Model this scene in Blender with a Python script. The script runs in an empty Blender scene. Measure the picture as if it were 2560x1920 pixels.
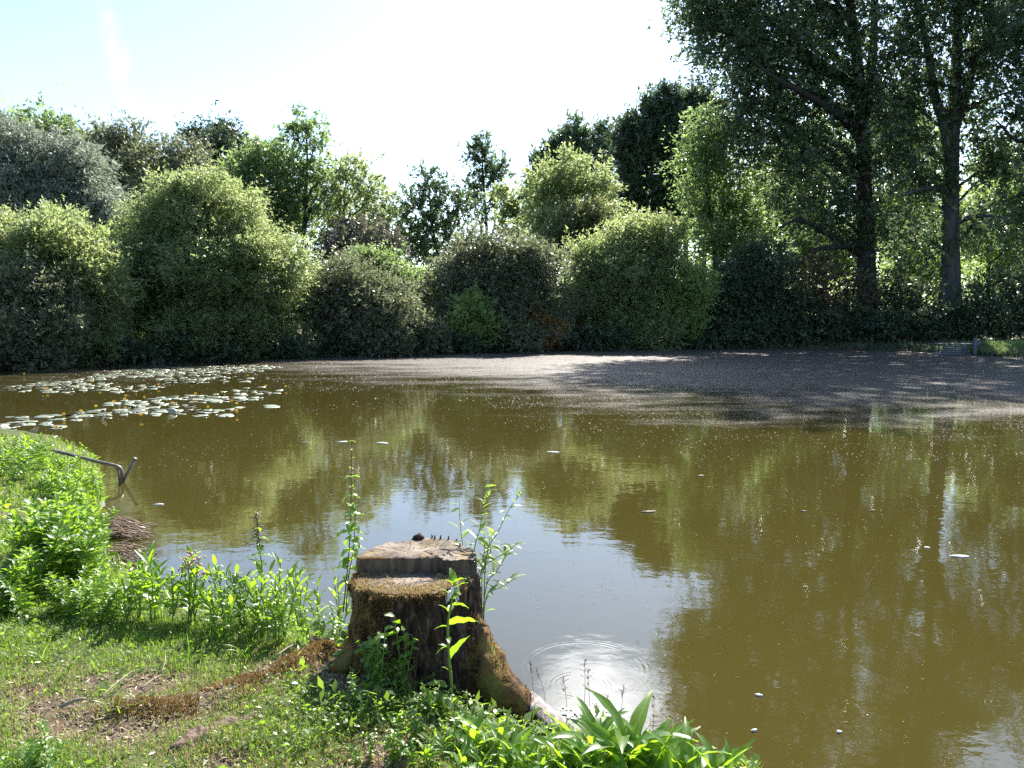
import bpy, math, time
import numpy as np
from mathutils import Vector, Matrix, Euler

T0 = time.time()
R = math.radians
scene = bpy.context.scene
COL = scene.collection
rng = np.random.default_rng(11)

# ------------------------------------------------------------------ camera
FPX, CX, CY = 1950.0, 1280.0, 960.0          # focal length and centre of the 2560 px wide frame
EYE = 2.0                                     # eye height above the water
PITCH = math.atan(172.0 / FPX)
cd = bpy.data.cameras.new('camera')
cam = bpy.data.objects.new('camera', cd)
COL.objects.link(cam)
cd.sensor_width = 36.0
cd.lens = 36.0 * FPX / 2560.0
cd.clip_start = 0.05
cd.clip_end = 3000.0
cam.location = (0, 0, EYE)
cam.rotation_euler = (R(90) - PITCH, 0, 0)
scene.camera = cam

# ------------------------------------------------------------------ world, sun, exposure
SUN_EL, SUN_AZ = R(43), R(19)                 # azimuth measured from +Y towards +X
DENOISE = False
SUN_STRENGTH = 5.0
SKY_STRENGTH = 0.10
EXPOSURE = 1.6
HAZE = 0.0
world = bpy.data.worlds.new('World')
scene.world = world
world.use_nodes = True
scene.view_settings.view_transform = 'Standard'
scene.view_settings.look = 'None'
scene.view_settings.gamma = 1.0
scene.view_settings.exposure = EXPOSURE
try:
    scene.view_settings.use_curve_mapping = False
except Exception:
    pass


def direction(u, v):
    a, b = (u - CX) / FPX, (CY - v) / FPX
    d = Vector((a, math.cos(PITCH) + b * math.sin(PITCH), -math.sin(PITCH) + b * math.cos(PITCH)))
    return d.normalized()


class NT:
    """tiny helper to wire node trees"""
    def __init__(self, tree):
        self.t = tree
        tree.nodes.clear()

    def n(self, kind, **kw):
        nd = self.t.nodes.new(kind)
        for k, v in kw.items():
            if k == 'ins':
                for kk, vv in v.items():
                    s = nd.inputs[kk]
                    if isinstance(vv, bpy.types.NodeSocket):
                        self.t.links.new(vv, s)
                    else:
                        s.default_value = vv
            else:
                setattr(nd, k, v)
        return nd

    def math(self, op, a, b=0.0, c=None, clamp=False):
        ins = {0: a, 1: b}
        if c is not None:
            ins[2] = c
        return self.n('ShaderNodeMath', operation=op, use_clamp=clamp, ins=ins).outputs[0]

    def mix(self, f, a, b, blend='MIX'):
        m = self.n('ShaderNodeMix', data_type='RGBA', blend_type=blend)
        for i, v in ((0, f), (6, a), (7, b)):
            if isinstance(v, bpy.types.NodeSocket):
                self.t.links.new(v, m.inputs[i])
            elif i == 0:
                m.inputs[0].default_value = v
            else:
                m.inputs[i].default_value = (*v, 1.0) if len(v) == 3 else v
        return m.outputs[2]

    def ramp(self, f, stops):
        r = self.n('ShaderNodeValToRGB', ins={0: f})
        e = r.color_ramp.elements
        while len(e) < len(stops):
            e.new(0.5)
        for i, (p, c) in enumerate(stops):
            e[i].position = p
            e[i].color = (*c, 1.0) if len(c) == 3 else c
        return r.outputs[0]

    def maprange(self, v, a, b, c=0.0, d=1.0, smooth=True):
        m = self.n('ShaderNodeMapRange', ins={0: v, 1: a, 2: b, 3: c, 4: d})
        m.interpolation_type = 'SMOOTHSTEP' if smooth else 'LINEAR'
        return m.outputs[0]

    def noise(self, vec, scale, detail=4.0, rough=0.55):
        return self.n('ShaderNodeTexNoise', ins={'Vector': vec, 'Scale': scale, 'Detail': detail, 'Roughness': rough}).outputs['Fac']


def build_world():
    w = NT(world.node_tree)
    sky = w.n('ShaderNodeTexSky', sky_type='NISHITA')
    sky.sun_disc = False
    sky.sun_elevation = SUN_EL
    sky.sun_rotation = SUN_AZ
    sky.altitude = 50.0
    sky.air_density = 1.0
    sky.dust_density = 0.5
    sky.ozone_density = 2.0
    tc = w.n('ShaderNodeTexCoord').outputs['Generated']
    nrm = w.n('ShaderNodeVectorMath', operation='NORMALIZE', ins={0: tc}).outputs[0]
    # fair weather clouds, thicker above the frame where the water mirrors them
    n1 = w.noise(nrm, 3.2, 7.0, 0.62)
    def blob(az, el, r0):
        c = Vector((math.sin(R(az)) * math.cos(R(el)), math.cos(R(az)) * math.cos(R(el)), math.sin(R(el))))
        dt = w.n('ShaderNodeVectorMath', operation='DOT_PRODUCT', ins={0: nrm, 1: tuple(c)}).outputs['Value']
        return w.maprange(dt, math.cos(R(r0)), math.cos(R(r0 * 0.2)))
    near = w.math('MAXIMUM', blob(8, 31.5, 11.0), w.math('MULTIPLY', blob(-2, 34, 10.0), 0.8))
    hi = w.maprange(w.n('ShaderNodeSeparateXYZ', ins={0: nrm}).outputs[2], 0.43, 0.7)
    cov = w.math('ADD', w.math('MULTIPLY', near, 0.40), w.math('MULTIPLY', hi, 0.10))
    cl = w.maprange(w.math('ADD', n1, cov), 0.72, 1.0)
    # old contrail
    d1, d2 = direction(225, -60), direction(345, 300)
    nn = d1.cross(d2).normalized()
    wob = w.math('MULTIPLY', w.math('SUBTRACT', w.noise(nrm, 14.0, 6.0), 0.5), 0.05)
    dist = w.math('ABSOLUTE', w.math('ADD', w.n('ShaderNodeVectorMath', operation='DOT_PRODUCT', ins={0: nrm, 1: tuple(nn)}).outputs['Value'], wob))
    mid = (d1 + d2).normalized()
    seg = w.maprange(w.n('ShaderNodeVectorMath', operation='DOT_PRODUCT', ins={0: nrm, 1: tuple(mid)}).outputs['Value'], math.cos(R(8)), math.cos(R(4)))
    trail = w.math('MULTIPLY', w.math('MULTIPLY', w.math('MULTIPLY', w.maprange(dist, 0.016, 0.0), w.maprange(w.noise(nrm, 20.0, 6.0, 0.7), 0.35, 0.65)), seg), 0.08)
    c0 = w.mix(cl, sky.outputs[0], (23.0, 23.6, 25.0))
    c1 = w.mix(trail, c0, (12.0, 12.4, 13.0))
    bg = w.n('ShaderNodeBackground', ins={0: c1, 1: SKY_STRENGTH})
    out = w.n('ShaderNodeOutputWorld', ins={0: bg.outputs[0]})
build_world()

sd = bpy.data.lights.new('sun', 'SUN')
sun = bpy.data.objects.new('sun', sd)
COL.objects.link(sun)
sd.energy = SUN_STRENGTH
sd.angle = R(0.53)
sd.color = (1.0, 0.95, 0.86)
SUN_DIR = Vector((math.sin(SUN_AZ) * math.cos(SUN_EL), math.cos(SUN_AZ) * math.cos(SUN_EL), math.sin(SUN_EL)))
sun.rotation_euler = SUN_DIR.to_track_quat('Z', 'Y').to_euler()

cy = scene.cycles
cy.max_bounces = 7
cy.diffuse_bounces = 3
cy.glossy_bounces = 3
cy.transmission_bounces = 4
cy.transparent_max_bounces = 8
cy.sample_clamp_indirect = 6.0
cy.use_denoising = DENOISE
try:
    cy.denoiser = 'OPENIMAGEDENOISE'
    cy.denoising_input_passes = 'RGB_ALBEDO_NORMAL'
except Exception:
    pass


# ------------------------------------------------------------------ pixel -> world helpers
def G(u, v, z=0.0):
    """point where the view line through (u, v) meets height z"""
    d = direction(u, v)
    t = (z - EYE) / d.z
    return np.array([d.x * t, d.y * t, z])


def AT(u, v, D):
    """point on the view line through (u, v) at distance D along +Y"""
    d = direction(u, v)
    t = D / d.y
    return np.array([d.x * t, D, EYE + d.z * t])


# ------------------------------------------------------------------ object helpers
def tag(o, label=None, cat=None, group=None, kind=None):
    if label: o['label'] = label
    if cat: o['category'] = cat
    if group: o['group'] = group
    if kind: o['kind'] = kind
    return o


def empty(name, loc=(0, 0, 0), rz=0.0, label=None, cat=None, group=None):
    o = bpy.data.objects.new(name, None)
    o.location = loc
    o.rotation_euler = (0, 0, rz)
    o.empty_display_size = 0.1
    COL.objects.link(o)
    return tag(o, label, cat, group)


def link(name, me, parent=None, loc=(0, 0, 0), rot=(0, 0, 0), scale=(1, 1, 1)):
    o = bpy.data.objects.new(name, me)
    o.location = loc
    o.rotation_euler = rot
    o.scale = scale
    if parent is not None:
        o.parent = parent
    COL.objects.link(o)
    return o


def mesh_np(name, V, F, mat, smooth=False, tint=None, quads=None, vattr=None):
    """V (n,3), F (m,k) index array; optionally a second index array QUADS; TINT per face; VATTR {name: per-vertex floats}"""
    me = bpy.data.meshes.new(name)
    V = np.asarray(V, dtype=np.float32)
    parts = [np.asarray(F, dtype=np.int32)]
    if quads is not None:
        parts.append(np.asarray(quads, dtype=np.int32))
    loops = np.concatenate([p.ravel() for p in parts])
    sizes = np.concatenate([np.full(len(p), p.shape[1], dtype=np.int32) for p in parts])
    starts = np.concatenate([[0], np.cumsum(sizes)[:-1]]).astype(np.int32)
    me.vertices.add(len(V))
    me.vertices.foreach_set('co', V.ravel())
    me.loops.add(len(loops))
    me.loops.foreach_set('vertex_index', loops)
    me.polygons.add(len(sizes))
    me.polygons.foreach_set('loop_start', starts)
    if smooth:
        me.polygons.foreach_set('use_smooth', np.ones(len(sizes), dtype=bool))
    if tint is not None:
        a = me.attributes.new('tint', 'FLOAT', 'FACE')
        a.data.foreach_set('value', np.asarray(tint, dtype=np.float32))
    if vattr:
        for k, val in vattr.items():
            a = me.attributes.new(k, 'FLOAT', 'POINT')
            a.data.foreach_set('value', np.asarray(val, dtype=np.float32))
    me.update(calc_edges=True)
    if mat is not None:
        me.materials.append(mat)
    return me


def tube(pts, radii, k=7, cap=True, wob=0.0, seed=0):
    """closed tapered tube through pts -> V, F(quads), T(tris)"""
    pts = np.asarray(pts, float)
    n = len(pts)
    radii = np.asarray(radii, float) * np.ones(n)
    r_ = np.random.default_rng(seed)
    tan = np.gradient(pts, axis=0)
    tan /= np.linalg.norm(tan, axis=1)[:, None] + 1e-9
    ref = np.array([0.31, 0.17, 0.93]) if abs(tan[0][2]) < 0.8 else np.array([1.0, 0.05, 0.0])
    V = []
    ang = np.arange(k) / k * 2 * math.pi
    for i in range(n):
        a = np.cross(tan[i], ref)
        a /= np.linalg.norm(a) + 1e-9
        b = np.cross(tan[i], a)
        rr = radii[i] * (1 + wob * r_.normal(size=k))
        V.append(pts[i] + rr[:, None] * (np.cos(ang)[:, None] * a + np.sin(ang)[:, None] * b))
    V = np.concatenate(V)
    i = np.arange(n - 1)[:, None] * k
    j = np.arange(k)[None, :]
    j2 = (j + 1) % k
    Q = np.stack([i + j, i + j2, i + k + j2, i + k + j], -1).reshape(-1, 4)
    T = np.zeros((0, 3), int)
    if cap:
        V = np.concatenate([V, pts[:1], pts[-1:]])
        c0, c1 = n * k, n * k + 1
        jj = np.arange(k)
        T = np.concatenate([np.stack([np.full(k, c0), (jj + 1) % k, jj], -1),
                            np.stack([np.full(k, c1), (n - 1) * k + jj, (n - 1) * k + (jj + 1) % k], -1)])
    return V, Q, T


class Tubes:
    def __init__(self):
        self.V, self.Q, self.T, self.n = [], [], [], 0

    def add(self, pts, radii, k=6, **kw):
        V, Q, T = tube(pts, radii, k, **kw)
        self.V.append(V); self.Q.append(Q + self.n); self.T.append(T + self.n)
        self.n += len(V)

    def mesh(self, name, mat):
        return mesh_np(name, np.concatenate(self.V), np.concatenate(self.Q), mat, smooth=True, quads=np.concatenate(self.T))


def smooth_path(pts, m=4):
    """Catmull-Rom through pts"""
    P = np.asarray(pts, float)
    P = np.concatenate([[2 * P[0] - P[1]], P, [2 * P[-1] - P[-2]]])
    out = []
    for i in range(1, len(P) - 2):
        for t in np.arange(m) / m:
            a, b, c, d = P[i - 1], P[i], P[i + 1], P[i + 2]
            out.append(0.5 * (2 * b + (c - a) * t + (2 * a - 5 * b + 4 * c - d) * t * t + (3 * b - 3 * c + d - a) * t ** 3))
    out.append(P[-2])
    return np.array(out)


def vnoise(x, y, seed=0, octaves=3):
    """cheap smooth pseudo noise in about -1..1"""
    r_ = np.random.default_rng(seed)
    s = np.zeros_like(np.asarray(x, float))
    amp, fr, tot = 1.0, 1.0, 0.0
    for _ in range(octaves):
        for _k in range(4):
            a = r_.uniform(0, 2 * math.pi); ph = r_.uniform(0, 6.28); f = fr * r_.uniform(0.7, 1.4)
            s = s + amp * 0.35 * np.sin(f * (x * math.cos(a) + y * math.sin(a)) * 2 + ph + 1.3 * np.sin(f * (y * math.cos(a) - x * math.sin(a)) + ph * 2))
        tot += amp
        amp *= 0.5; fr *= 2.1
    return s / tot


# ------------------------------------------------------------------ materials
def mat_new(name):
    m = bpy.data.materials.new(name)
    m.use_nodes = True
    return m, NT(m.node_tree)


def leaf_mat(name, c0, c1, t0, t1, trans=0.45, rough=0.42, spec=0.6, island=False, cell=0.0):
    """thin leaf: glossy surface plus translucence; 'tint' runs 0..1 from leaf to leaf"""
    m, w = mat_new(name)
    at = w.n('ShaderNodeAttribute', attribute_name='tint').outputs['Fac']
    if island:
        oi = w.n('ShaderNodeObjectInfo').outputs['Random']
        at = w.math('ADD', w.math('MULTIPLY', oi, 0.7), w.math('MULTIPLY', at, 0.3))
        tc = w.n('ShaderNodeTexCoord').outputs['Object']
        nz = w.noise(tc, 60.0, 3.0)
        at = w.math('ADD', at, w.math('MULTIPLY', w.math('SUBTRACT', nz, 0.5), 0.5))
    base = w.mix(at, c0, c1)
    tcol = w.mix(at, t0, t1)
    if island:
        # paler midrib
        xs = w.math('ABSOLUTE', w.n('ShaderNodeSeparateXYZ', ins={0: tc}).outputs[0])
        rib = w.maprange(xs, 0.0035, 0.0012)
        base = w.mix(w.math('MULTIPLY', rib, 0.45), base, (0.22, 0.30, 0.10))
    pb = w.n('ShaderNodeBsdfPrincipled', ins={'Base Color': base, 'Roughness': rough, 'Specular IOR Level': spec})
    tr = w.n('ShaderNodeBsdfTranslucent', ins={'Color': tcol})
    mx = w.n('ShaderNodeMixShader', ins={0: trans, 1: pb.outputs[0], 2: tr.outputs[0]})
    w.n('ShaderNodeOutputMaterial', ins={0: mx.outputs[0]})
    return m


L = {}
L['willow'] = leaf_mat('willow_leaf', (0.063, 0.085, 0.039), (0.108, 0.131, 0.065), (0.414, 0.521, 0.180), (0.596, 0.686, 0.275), 0.45)
L['silver'] = leaf_mat('silver_leaf', (0.129, 0.153, 0.126), (0.211, 0.231, 0.195), (0.258, 0.308, 0.208), (0.374, 0.425, 0.298), 0.4, 0.5)
L['green'] = leaf_mat('green_leaf', (0.051, 0.079, 0.033), (0.088, 0.120, 0.048), (0.271, 0.408, 0.124), (0.430, 0.585, 0.189), 0.45)
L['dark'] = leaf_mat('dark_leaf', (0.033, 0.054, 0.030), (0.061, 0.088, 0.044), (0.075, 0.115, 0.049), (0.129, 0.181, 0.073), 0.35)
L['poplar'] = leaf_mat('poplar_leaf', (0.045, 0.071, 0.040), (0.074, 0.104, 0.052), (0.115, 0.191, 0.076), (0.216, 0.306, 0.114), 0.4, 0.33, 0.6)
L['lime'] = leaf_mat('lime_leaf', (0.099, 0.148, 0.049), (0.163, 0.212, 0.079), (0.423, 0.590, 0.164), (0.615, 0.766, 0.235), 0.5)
L['grey'] = leaf_mat('grey_leaf', (0.075, 0.087, 0.054), (0.114, 0.123, 0.075), (0.222, 0.263, 0.125), (0.308, 0.336, 0.172), 0.4)
L['purple'] = leaf_mat('purple_leaf', (0.096, 0.091, 0.071), (0.152, 0.137, 0.108), (0.143, 0.143, 0.094), (0.211, 0.189, 0.134), 0.35)
L['copper'] = leaf_mat('copper_leaf', (0.056, 0.052, 0.031), (0.087, 0.070, 0.043), (0.128, 0.102, 0.051), (0.191, 0.150, 0.068), 0.4)
L['orange'] = leaf_mat('orange_leaf', (0.208, 0.130, 0.039), (0.286, 0.169, 0.065), (0.464, 0.261, 0.058), (0.580, 0.348, 0.087), 0.45)
L['olive'] = leaf_mat('olive_leaf', (0.079, 0.091, 0.040), (0.114, 0.122, 0.051), (0.280, 0.320, 0.108), (0.363, 0.391, 0.151), 0.42)
L['nettle'] = leaf_mat('nettle_leaf', (0.060, 0.125, 0.018), (0.100, 0.180, 0.030), (0.253, 0.460, 0.023), (0.391, 0.598, 0.040), 0.5)
L['weed'] = leaf_mat('weed_leaf', (0.060, 0.120, 0.020), (0.130, 0.190, 0.050), (0.230, 0.414, 0.023), (0.368, 0.529, 0.057), 0.5)
L['hero'] = leaf_mat('broad_leaf', (0.060, 0.130, 0.020), (0.100, 0.180, 0.030), (0.276, 0.506, 0.017), (0.414, 0.621, 0.034), 0.5, 0.36, 0.6, island=True)
L['herowillow'] = leaf_mat('willow_shoot_leaf', (0.090, 0.150, 0.035), (0.170, 0.220, 0.080), (0.253, 0.460, 0.034), (0.437, 0.575, 0.092), 0.45, 0.38, 0.6, island=True)
L['pale'] = leaf_mat('pale_leaf', (0.180, 0.240, 0.130), (0.340, 0.380, 0.280), (0.287, 0.414, 0.138), (0.414, 0.506, 0.230), 0.35, 0.3, 0.7, island=True)


def simple_mat(name, c0, c1, scale=8.0, rough=0.8, bump=0.3, stretch=(1, 1, 1), dist=0.01, spec=0.3, det=6.0, stops=(0.35, 0.65)):
    m, w = mat_new(name)
    tc = w.n('ShaderNodeTexCoord').outputs['Object']
    mp = w.n('ShaderNodeMapping', ins={'Vector': tc, 'Scale': stretch}).outputs[0]
    nz = w.noise(mp, scale, det, 0.6)
    col = w.ramp(nz, [(stops[0], c0), (stops[1], c1)])
    nz2 = w.noise(mp, scale * 2.7, 6.0, 0.65)
    bp = w.n('ShaderNodeBump', ins={'Strength': bump, 'Distance': dist, 'Height': nz2}).outputs[0]
    pb = w.n('ShaderNodeBsdfPrincipled', ins={'Base Color': col, 'Roughness': rough, 'Normal': bp, 'Specular IOR Level': spec})
    w.n('ShaderNodeOutputMaterial', ins={0: pb.outputs[0]})
    return m


M = {}
M['bark'] = simple_mat('tree_bark', (0.016, 0.014, 0.013), (0.048, 0.042, 0.036), 3.0, 0.9, 0.6, (3, 3, 0.6), 0.05)
M['palebark'] = simple_mat('pale_poplar_bark', (0.035, 0.033, 0.034), (0.10, 0.097, 0.10), 2.0, 0.85, 0.5, (3, 3, 0.5), 0.04)
M['twig'] = simple_mat('dry_twig', (0.16, 0.12, 0.09), (0.34, 0.28, 0.21), 20.0, 0.8, 0.3, (1, 1, 1), 0.002)
M['stem'] = simple_mat('green_stem', (0.10, 0.17, 0.03), (0.16, 0.24, 0.05), 20.0, 0.5, 0.1, dist=0.002)
M['darkstem'] = simple_mat('nettle_stem', (0.07, 0.07, 0.035), (0.12, 0.11, 0.05), 20.0, 0.6, 0.1, dist=0.002)
M['soil'] = simple_mat('bare_soil', (0.075, 0.055, 0.04), (0.16, 0.12, 0.09), 25.0, 0.95, 0.8, dist=0.02)
M['steel'] = simple_mat('rusty_steel_pipe', (0.10, 0.07, 0.055), (0.22, 0.18, 0.16), 18.0, 0.42, 0.3, dist=0.002, spec=0.6)
M['flower'] = simple_mat('yellow_petal', (0.75, 0.42, 0.02), (0.85, 0.55, 0.04), 30.0, 0.5, 0.05, dist=0.001)
M['pinkflower'] = simple_mat('dusty_pink_petal', (0.36, 0.17, 0.16), (0.50, 0.33, 0.28), 60.0, 0.6, 0.05, dist=0.001)
M['plank'] = simple_mat('weathered_plank', (0.05, 0.055, 0.075), (0.13, 0.14, 0.175), 5.0, 0.75, 0.4, (1, 6, 6), 0.01)
M['straw'] = simple_mat('dead_reed', (0.11, 0.075, 0.05), (0.30, 0.22, 0.155), 14.0, 0.7, 0.2, dist=0.002)
M['white_debris'] = simple_mat('bleached_debris', (0.55, 0.53, 0.48), (0.80, 0.78, 0.73), 30.0, 0.6, 0.2, dist=0.002)


def ground_mat(name='bank_earth'):
    m, w = mat_new(name)
    tc = w.n('ShaderNodeTexCoord').outputs['Object']
    n1 = w.noise(tc, 1.7, 6.0, 0.6)
    n2 = w.noise(tc, 30.0, 6.0, 0.7)
    n3 = w.noise(tc, 7.0, 5.0, 0.6)
    soil = w.ramp(n2, [(0.3, (0.06, 0.042, 0.03)), (0.7, (0.17, 0.125, 0.09))])
    green = w.ramp(n3, [(0.3, (0.045, 0.07, 0.018)), (0.7, (0.10, 0.11, 0.035))])
    bare = w.n('ShaderNodeAttribute', attribute_name='bare').outputs['Fac']
    f = w.maprange(w.math('ADD', bare, w.math('MULTIPLY', w.math('SUBTRACT', n1, 0.5), 0.5)), 0.25, 0.6)
    col = w.mix(f, green, soil)
    bp = w.n('ShaderNodeBump', ins={'Strength': 0.9, 'Distance': 0.02, 'Height': w.math('ADD', n2, w.math('MULTIPLY', n3, 0.8))}).outputs[0]
    pb = w.n('ShaderNodeBsdfPrincipled', ins={'Base Color': col, 'Roughness': 0.95, 'Normal': bp, 'Specular IOR Level': 0.2})
    w.n('ShaderNodeOutputMaterial', ins={0: pb.outputs[0]})
    return m


# ------------------------------------------------------------------ the pond outline (metres, water level 0)
POND = np.array([
    (-8.9, 12.6), (-7.1, 11.9), (-6.15, 11.2), (-5.3, 9.9), (-4.6, 8.6), (-3.95, 7.3), (-3.45, 6.35), (-2.85, 5.75), (-2.2, 5.2), (-1.75, 5.0),
    (-1.25, 4.75), (-0.85, 4.3), (-0.38, 4.03), (-0.10, 3.70), (0.18, 3.38), (0.6, 3.18), (1.1, 3.04), (1.6, 2.75), (2.3, 2.3), (3.2, 1.4),
    (5.0, 0.0), (9, -2), (16, 0), (24, 8), (29, 20), (29, 30), (24.6, 36.4), (23.2, 41.0), (20.4, 45.5), (15.0, 47.3), (10, 47.0), (6.5, 45.8),
    (3.4, 44.5), (-0.5, 42.5), (-3.8, 41), (-7, 38.6), (-9.9, 36.8), (-13, 34.8), (-16, 33), (-18.7, 28.7), (-23, 26), (-28, 21), (-22, 17), (-14, 14.5)])


def pond_sd(x, y):
    """signed distance to the shore: positive on land"""
    x = np.asarray(x, float); y = np.asarray(y, float)
    d2 = np.full(x.shape, 1e9)
    inside = np.zeros(x.shape, bool)
    n = len(POND)
    for i in range(n):
        ax, ay = POND[i]; bx, by = POND[(i + 1) % n]
        ex, ey = bx - ax, by - ay
        t = np.clip(((x - ax) * ex + (y - ay) * ey) / (ex * ex + ey * ey), 0, 1)
        d2 = np.minimum(d2, (x - ax - t * ex) ** 2 + (y - ay - t * ey) ** 2)
        c = ((ay > y) != (by > y)) & (x < (bx - ax) * (y - ay) / (by - ay + 1e-12) + ax)
        inside ^= c
    d = np.sqrt(d2)
    return np.where(inside, -d, d)


def sstep(x, a, b):
    t = np.clip((x - a) / (b - a), 0, 1)
    return t * t * (3 - 2 * t)


NEAR = (-13.0, 4.5, -1.5, 14.0)
STUMP = np.array([-0.475, 3.78])


def seg_dist(x, y, pts):
    d = np.full(np.shape(x), 1e9)
    for (ax, ay), (bx, by) in zip(pts[:-1], pts[1:]):
        ex, ey = bx - ax, by - ay
        t = np.clip(((x - ax) * ex + (y - ay) * ey) / (ex * ex + ey * ey), 0, 1)
        d = np.minimum(d, np.hypot(x - ax - t * ex, y - ay - t * ey))
    return d


RIDGE = [tuple(G(u, v, 0.42)[:2]) for u, v in ((905, 1545), (800, 1585), (690, 1640), (560, 1700), (440, 1745), (300, 1760))]
LOGP = [tuple(G(u, v, 0.45)[:2]) for u, v in ((660, 1725), (560, 1765), (480, 1805), (400, 1860))]
BARE = [(*G(u, v, 0.44)[:2], r) for u, v, r in ((440, 1735, 0.17), (480, 1720, 0.13), (370, 1760, 0.10), (110, 1740, 0.16), (170, 1790, 0.15), (60, 1700, 0.10),
                                               (370, 1665, 0.13), (430, 1650, 0.10), (720, 1910, 0.12), (940, 1850, 0.20), (960, 1790, 0.16), (880, 1880, 0.2),
                                               (560, 1855, 0.10), (300, 1800, 0.14), (230, 1670, 0.1), (20, 1440, 0.18), (30, 1245, 0.25), (1010, 1900, 0.2))]
DRY = [(*G(u, v, 0.44)[:2], r) for u, v, r in ((620, 1660, 0.3), (760, 1600, 0.3), (500, 1700, 0.3), (650, 1735, 0.25), (250, 1720, 0.35), (150, 1780, 0.3),
                                               (880, 1650, 0.25), (860, 1600, 0.25), (700, 1840, 0.15), (600, 1900, 0.2), (930, 1820, 0.3), (430, 1870, 0.3), (100, 1660, .25), (800, 1850, .15))]


def near_height(x, y):
    sd_ = pond_sd(x, y)
    h = np.where(sd_ > 0, 0.02 + 0.30 * sstep(sd_, 0.0, 0.55) + 0.13 * sstep(sd_, 0.4, 2.5), -0.015 - 0.5 * sstep(-sd_, 0, 0.6))
    h = h + 0.022 * vnoise(x * 1.6, y * 1.6, 3, 3) * sstep(sd_, 0, 0.5) + 0.008 * vnoise(x * 9, y * 9, 5, 2) * sstep(sd_, 0, 0.3)
    h = h + 0.05 * np.exp(-(seg_dist(x, y, RIDGE) / 0.10) ** 2)
    for bx, by, br in BARE:
        h = h - 0.015 * np.exp(-(np.hypot(x - bx, y - by) / br) ** 2)
    return h


def bareness(x, y):
    b = np.zeros(np.shape(x))
    for bx, by, br in BARE:
        b = np.maximum(b, np.exp(-(np.hypot(x - bx, y - by) / br) ** 2))
    b = np.maximum(b, 0.9 * np.exp(-(seg_dist(x, y, RIDGE) / 0.08) ** 2))
    b = np.maximum(b, 0.9 * (np.hypot(x - STUMP[0], y - STUMP[1]) < 0.55))
    return b


def dryness(x, y):
    b = np.zeros(np.shape(x))
    for bx, by, br in DRY:
        b = np.maximum(b, np.exp(-(np.hypot(x - bx, y - by) / br) ** 2))
    return b


def grid_faces(nx, ny):
    i, j = np.meshgrid(np.arange(nx - 1), np.arange(ny - 1), indexing='ij')
    a = (i * ny + j).ravel()
    return np.stack([a, a + ny, a + ny + 1, a + 1], -1)


def hgt(x, y):
    return float(near_height(np.array([x]), np.array([y]))[0])


# near bank: fine where the camera looks, coarse behind
gx = np.unique(np.round(np.concatenate([np.linspace(-13, -6, 50), np.linspace(-6, 2.2, 230), np.linspace(2.2, 4.5, 12)]), 4))
gy = np.unique(np.round(np.concatenate([np.linspace(-1.5, 2, 16), np.linspace(2, 6.5, 150), np.linspace(6.5, 14, 110)]), 4))
GX, GY = np.meshgrid(gx, gy, indexing='ij')
GZ = near_height(GX, GY)
edge = np.minimum.reduce([GX - gx[0], gx[-1] - GX, GY - gy[0], gy[-1] - GY])
GZ = np.where(edge < 0.01, GZ - 0.05, GZ)
bank = link('near_bank_ground', mesh_np('near_bank_ground', np.stack([GX, GY, GZ], -1).reshape(-1, 3), grid_faces(len(gx), len(gy)),
            ground_mat(), smooth=True, vattr={'bare': bareness(GX, GY).ravel()}))
tag(bank, 'grassy earth bank sloping to the pond', None, None, 'structure')

# far terrain out to the horizon
s = np.linspace(-1, 1, 150)
fx = np.sinh(s * 4.2) / math.sinh(4.2) * 1500
fy = np.sinh(s * 4.2) / math.sinh(4.2) * 1500 + 25
FX, FY = np.meshgrid(fx, fy, indexing='ij')
sdf = pond_sd(FX, FY)
FZ = np.where(sdf > 0, 0.08 + 0.45 * sstep(sdf, 0, 2.5) + 0.3 * sstep(sdf, 5, 30), -0.9) + 0.05 * vnoise(FX * 0.3, FY * 0.3, 8, 2)
FZ = np.where(sdf <= 0.0, -0.9, FZ)
inn = (FX > NEAR[0] - 0.8) & (FX < NEAR[1] + 0.8) & (FY > NEAR[2] - 0.8) & (FY < NEAR[3] + 0.8)
FZ = np.where(inn, -1.2, FZ)
far = link('far_ground', mesh_np('far_ground', np.stack([FX, FY, FZ], -1).reshape(-1, 3), grid_faces(len(fx), len(fy)),
           simple_mat('meadow_soil', (0.035, 0.045, 0.015), (0.08, 0.09, 0.03), 0.8, 0.95, 0.4, dist=0.05), smooth=True))
tag(far, 'wooded ground behind the far bank', None, None, 'structure')


# a bank lip all the way round the far shore, so that the shore line is crisp
def far_shore():
    idx = list(range(22, len(POND))) + [0]
    P = np.array([(*POND[i], 0.0) for i in idx])
    P = smooth_path(P, 8)
    n = len(P)
    tan = np.gradient(P, axis=0); tan /= np.linalg.norm(tan, axis=1)[:, None]
    out = np.stack([tan[:, 1], -tan[:, 0], np.zeros(n)], -1)
    c = POND.mean(0)
    sgn = np.sign(((P[:, :2] - c) * out[:, :2]).sum(1))
    out = out * np.where(sgn == 0, 1, sgn)[:, None]
    prof = [(-0.5, -0.4), (-0.1, -0.03), (0.05, 0.12), (0.5, 0.3), (1.6, 0.42), (3.5, 0.55)]
    V = []
    for o_, z in prof:
        q = P + out * (o_ + 0.25 * vnoise(P[:, 0:1], P[:, 1:2], 21, 2))
        q[:, 2] = z + 0.05 * vnoise(q[:, 0] * 0.7, q[:, 1] * 0.7, 4, 2)
        V.append(q)
    V = np.stack(V, 1)
    me = mesh_np('far_bank', V.reshape(-1, 3), grid_faces(n, len(prof)), simple_mat('damp_bank_earth', (0.03, 0.03, 0.015), (0.07, 0.065, 0.035), 2.0, 0.95, 0.5, dist=0.05), smooth=True)
    tag(link('far_bank_ground', me), 'low damp earth bank along the far shore', None, None, 'structure')
far_shore()


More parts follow.
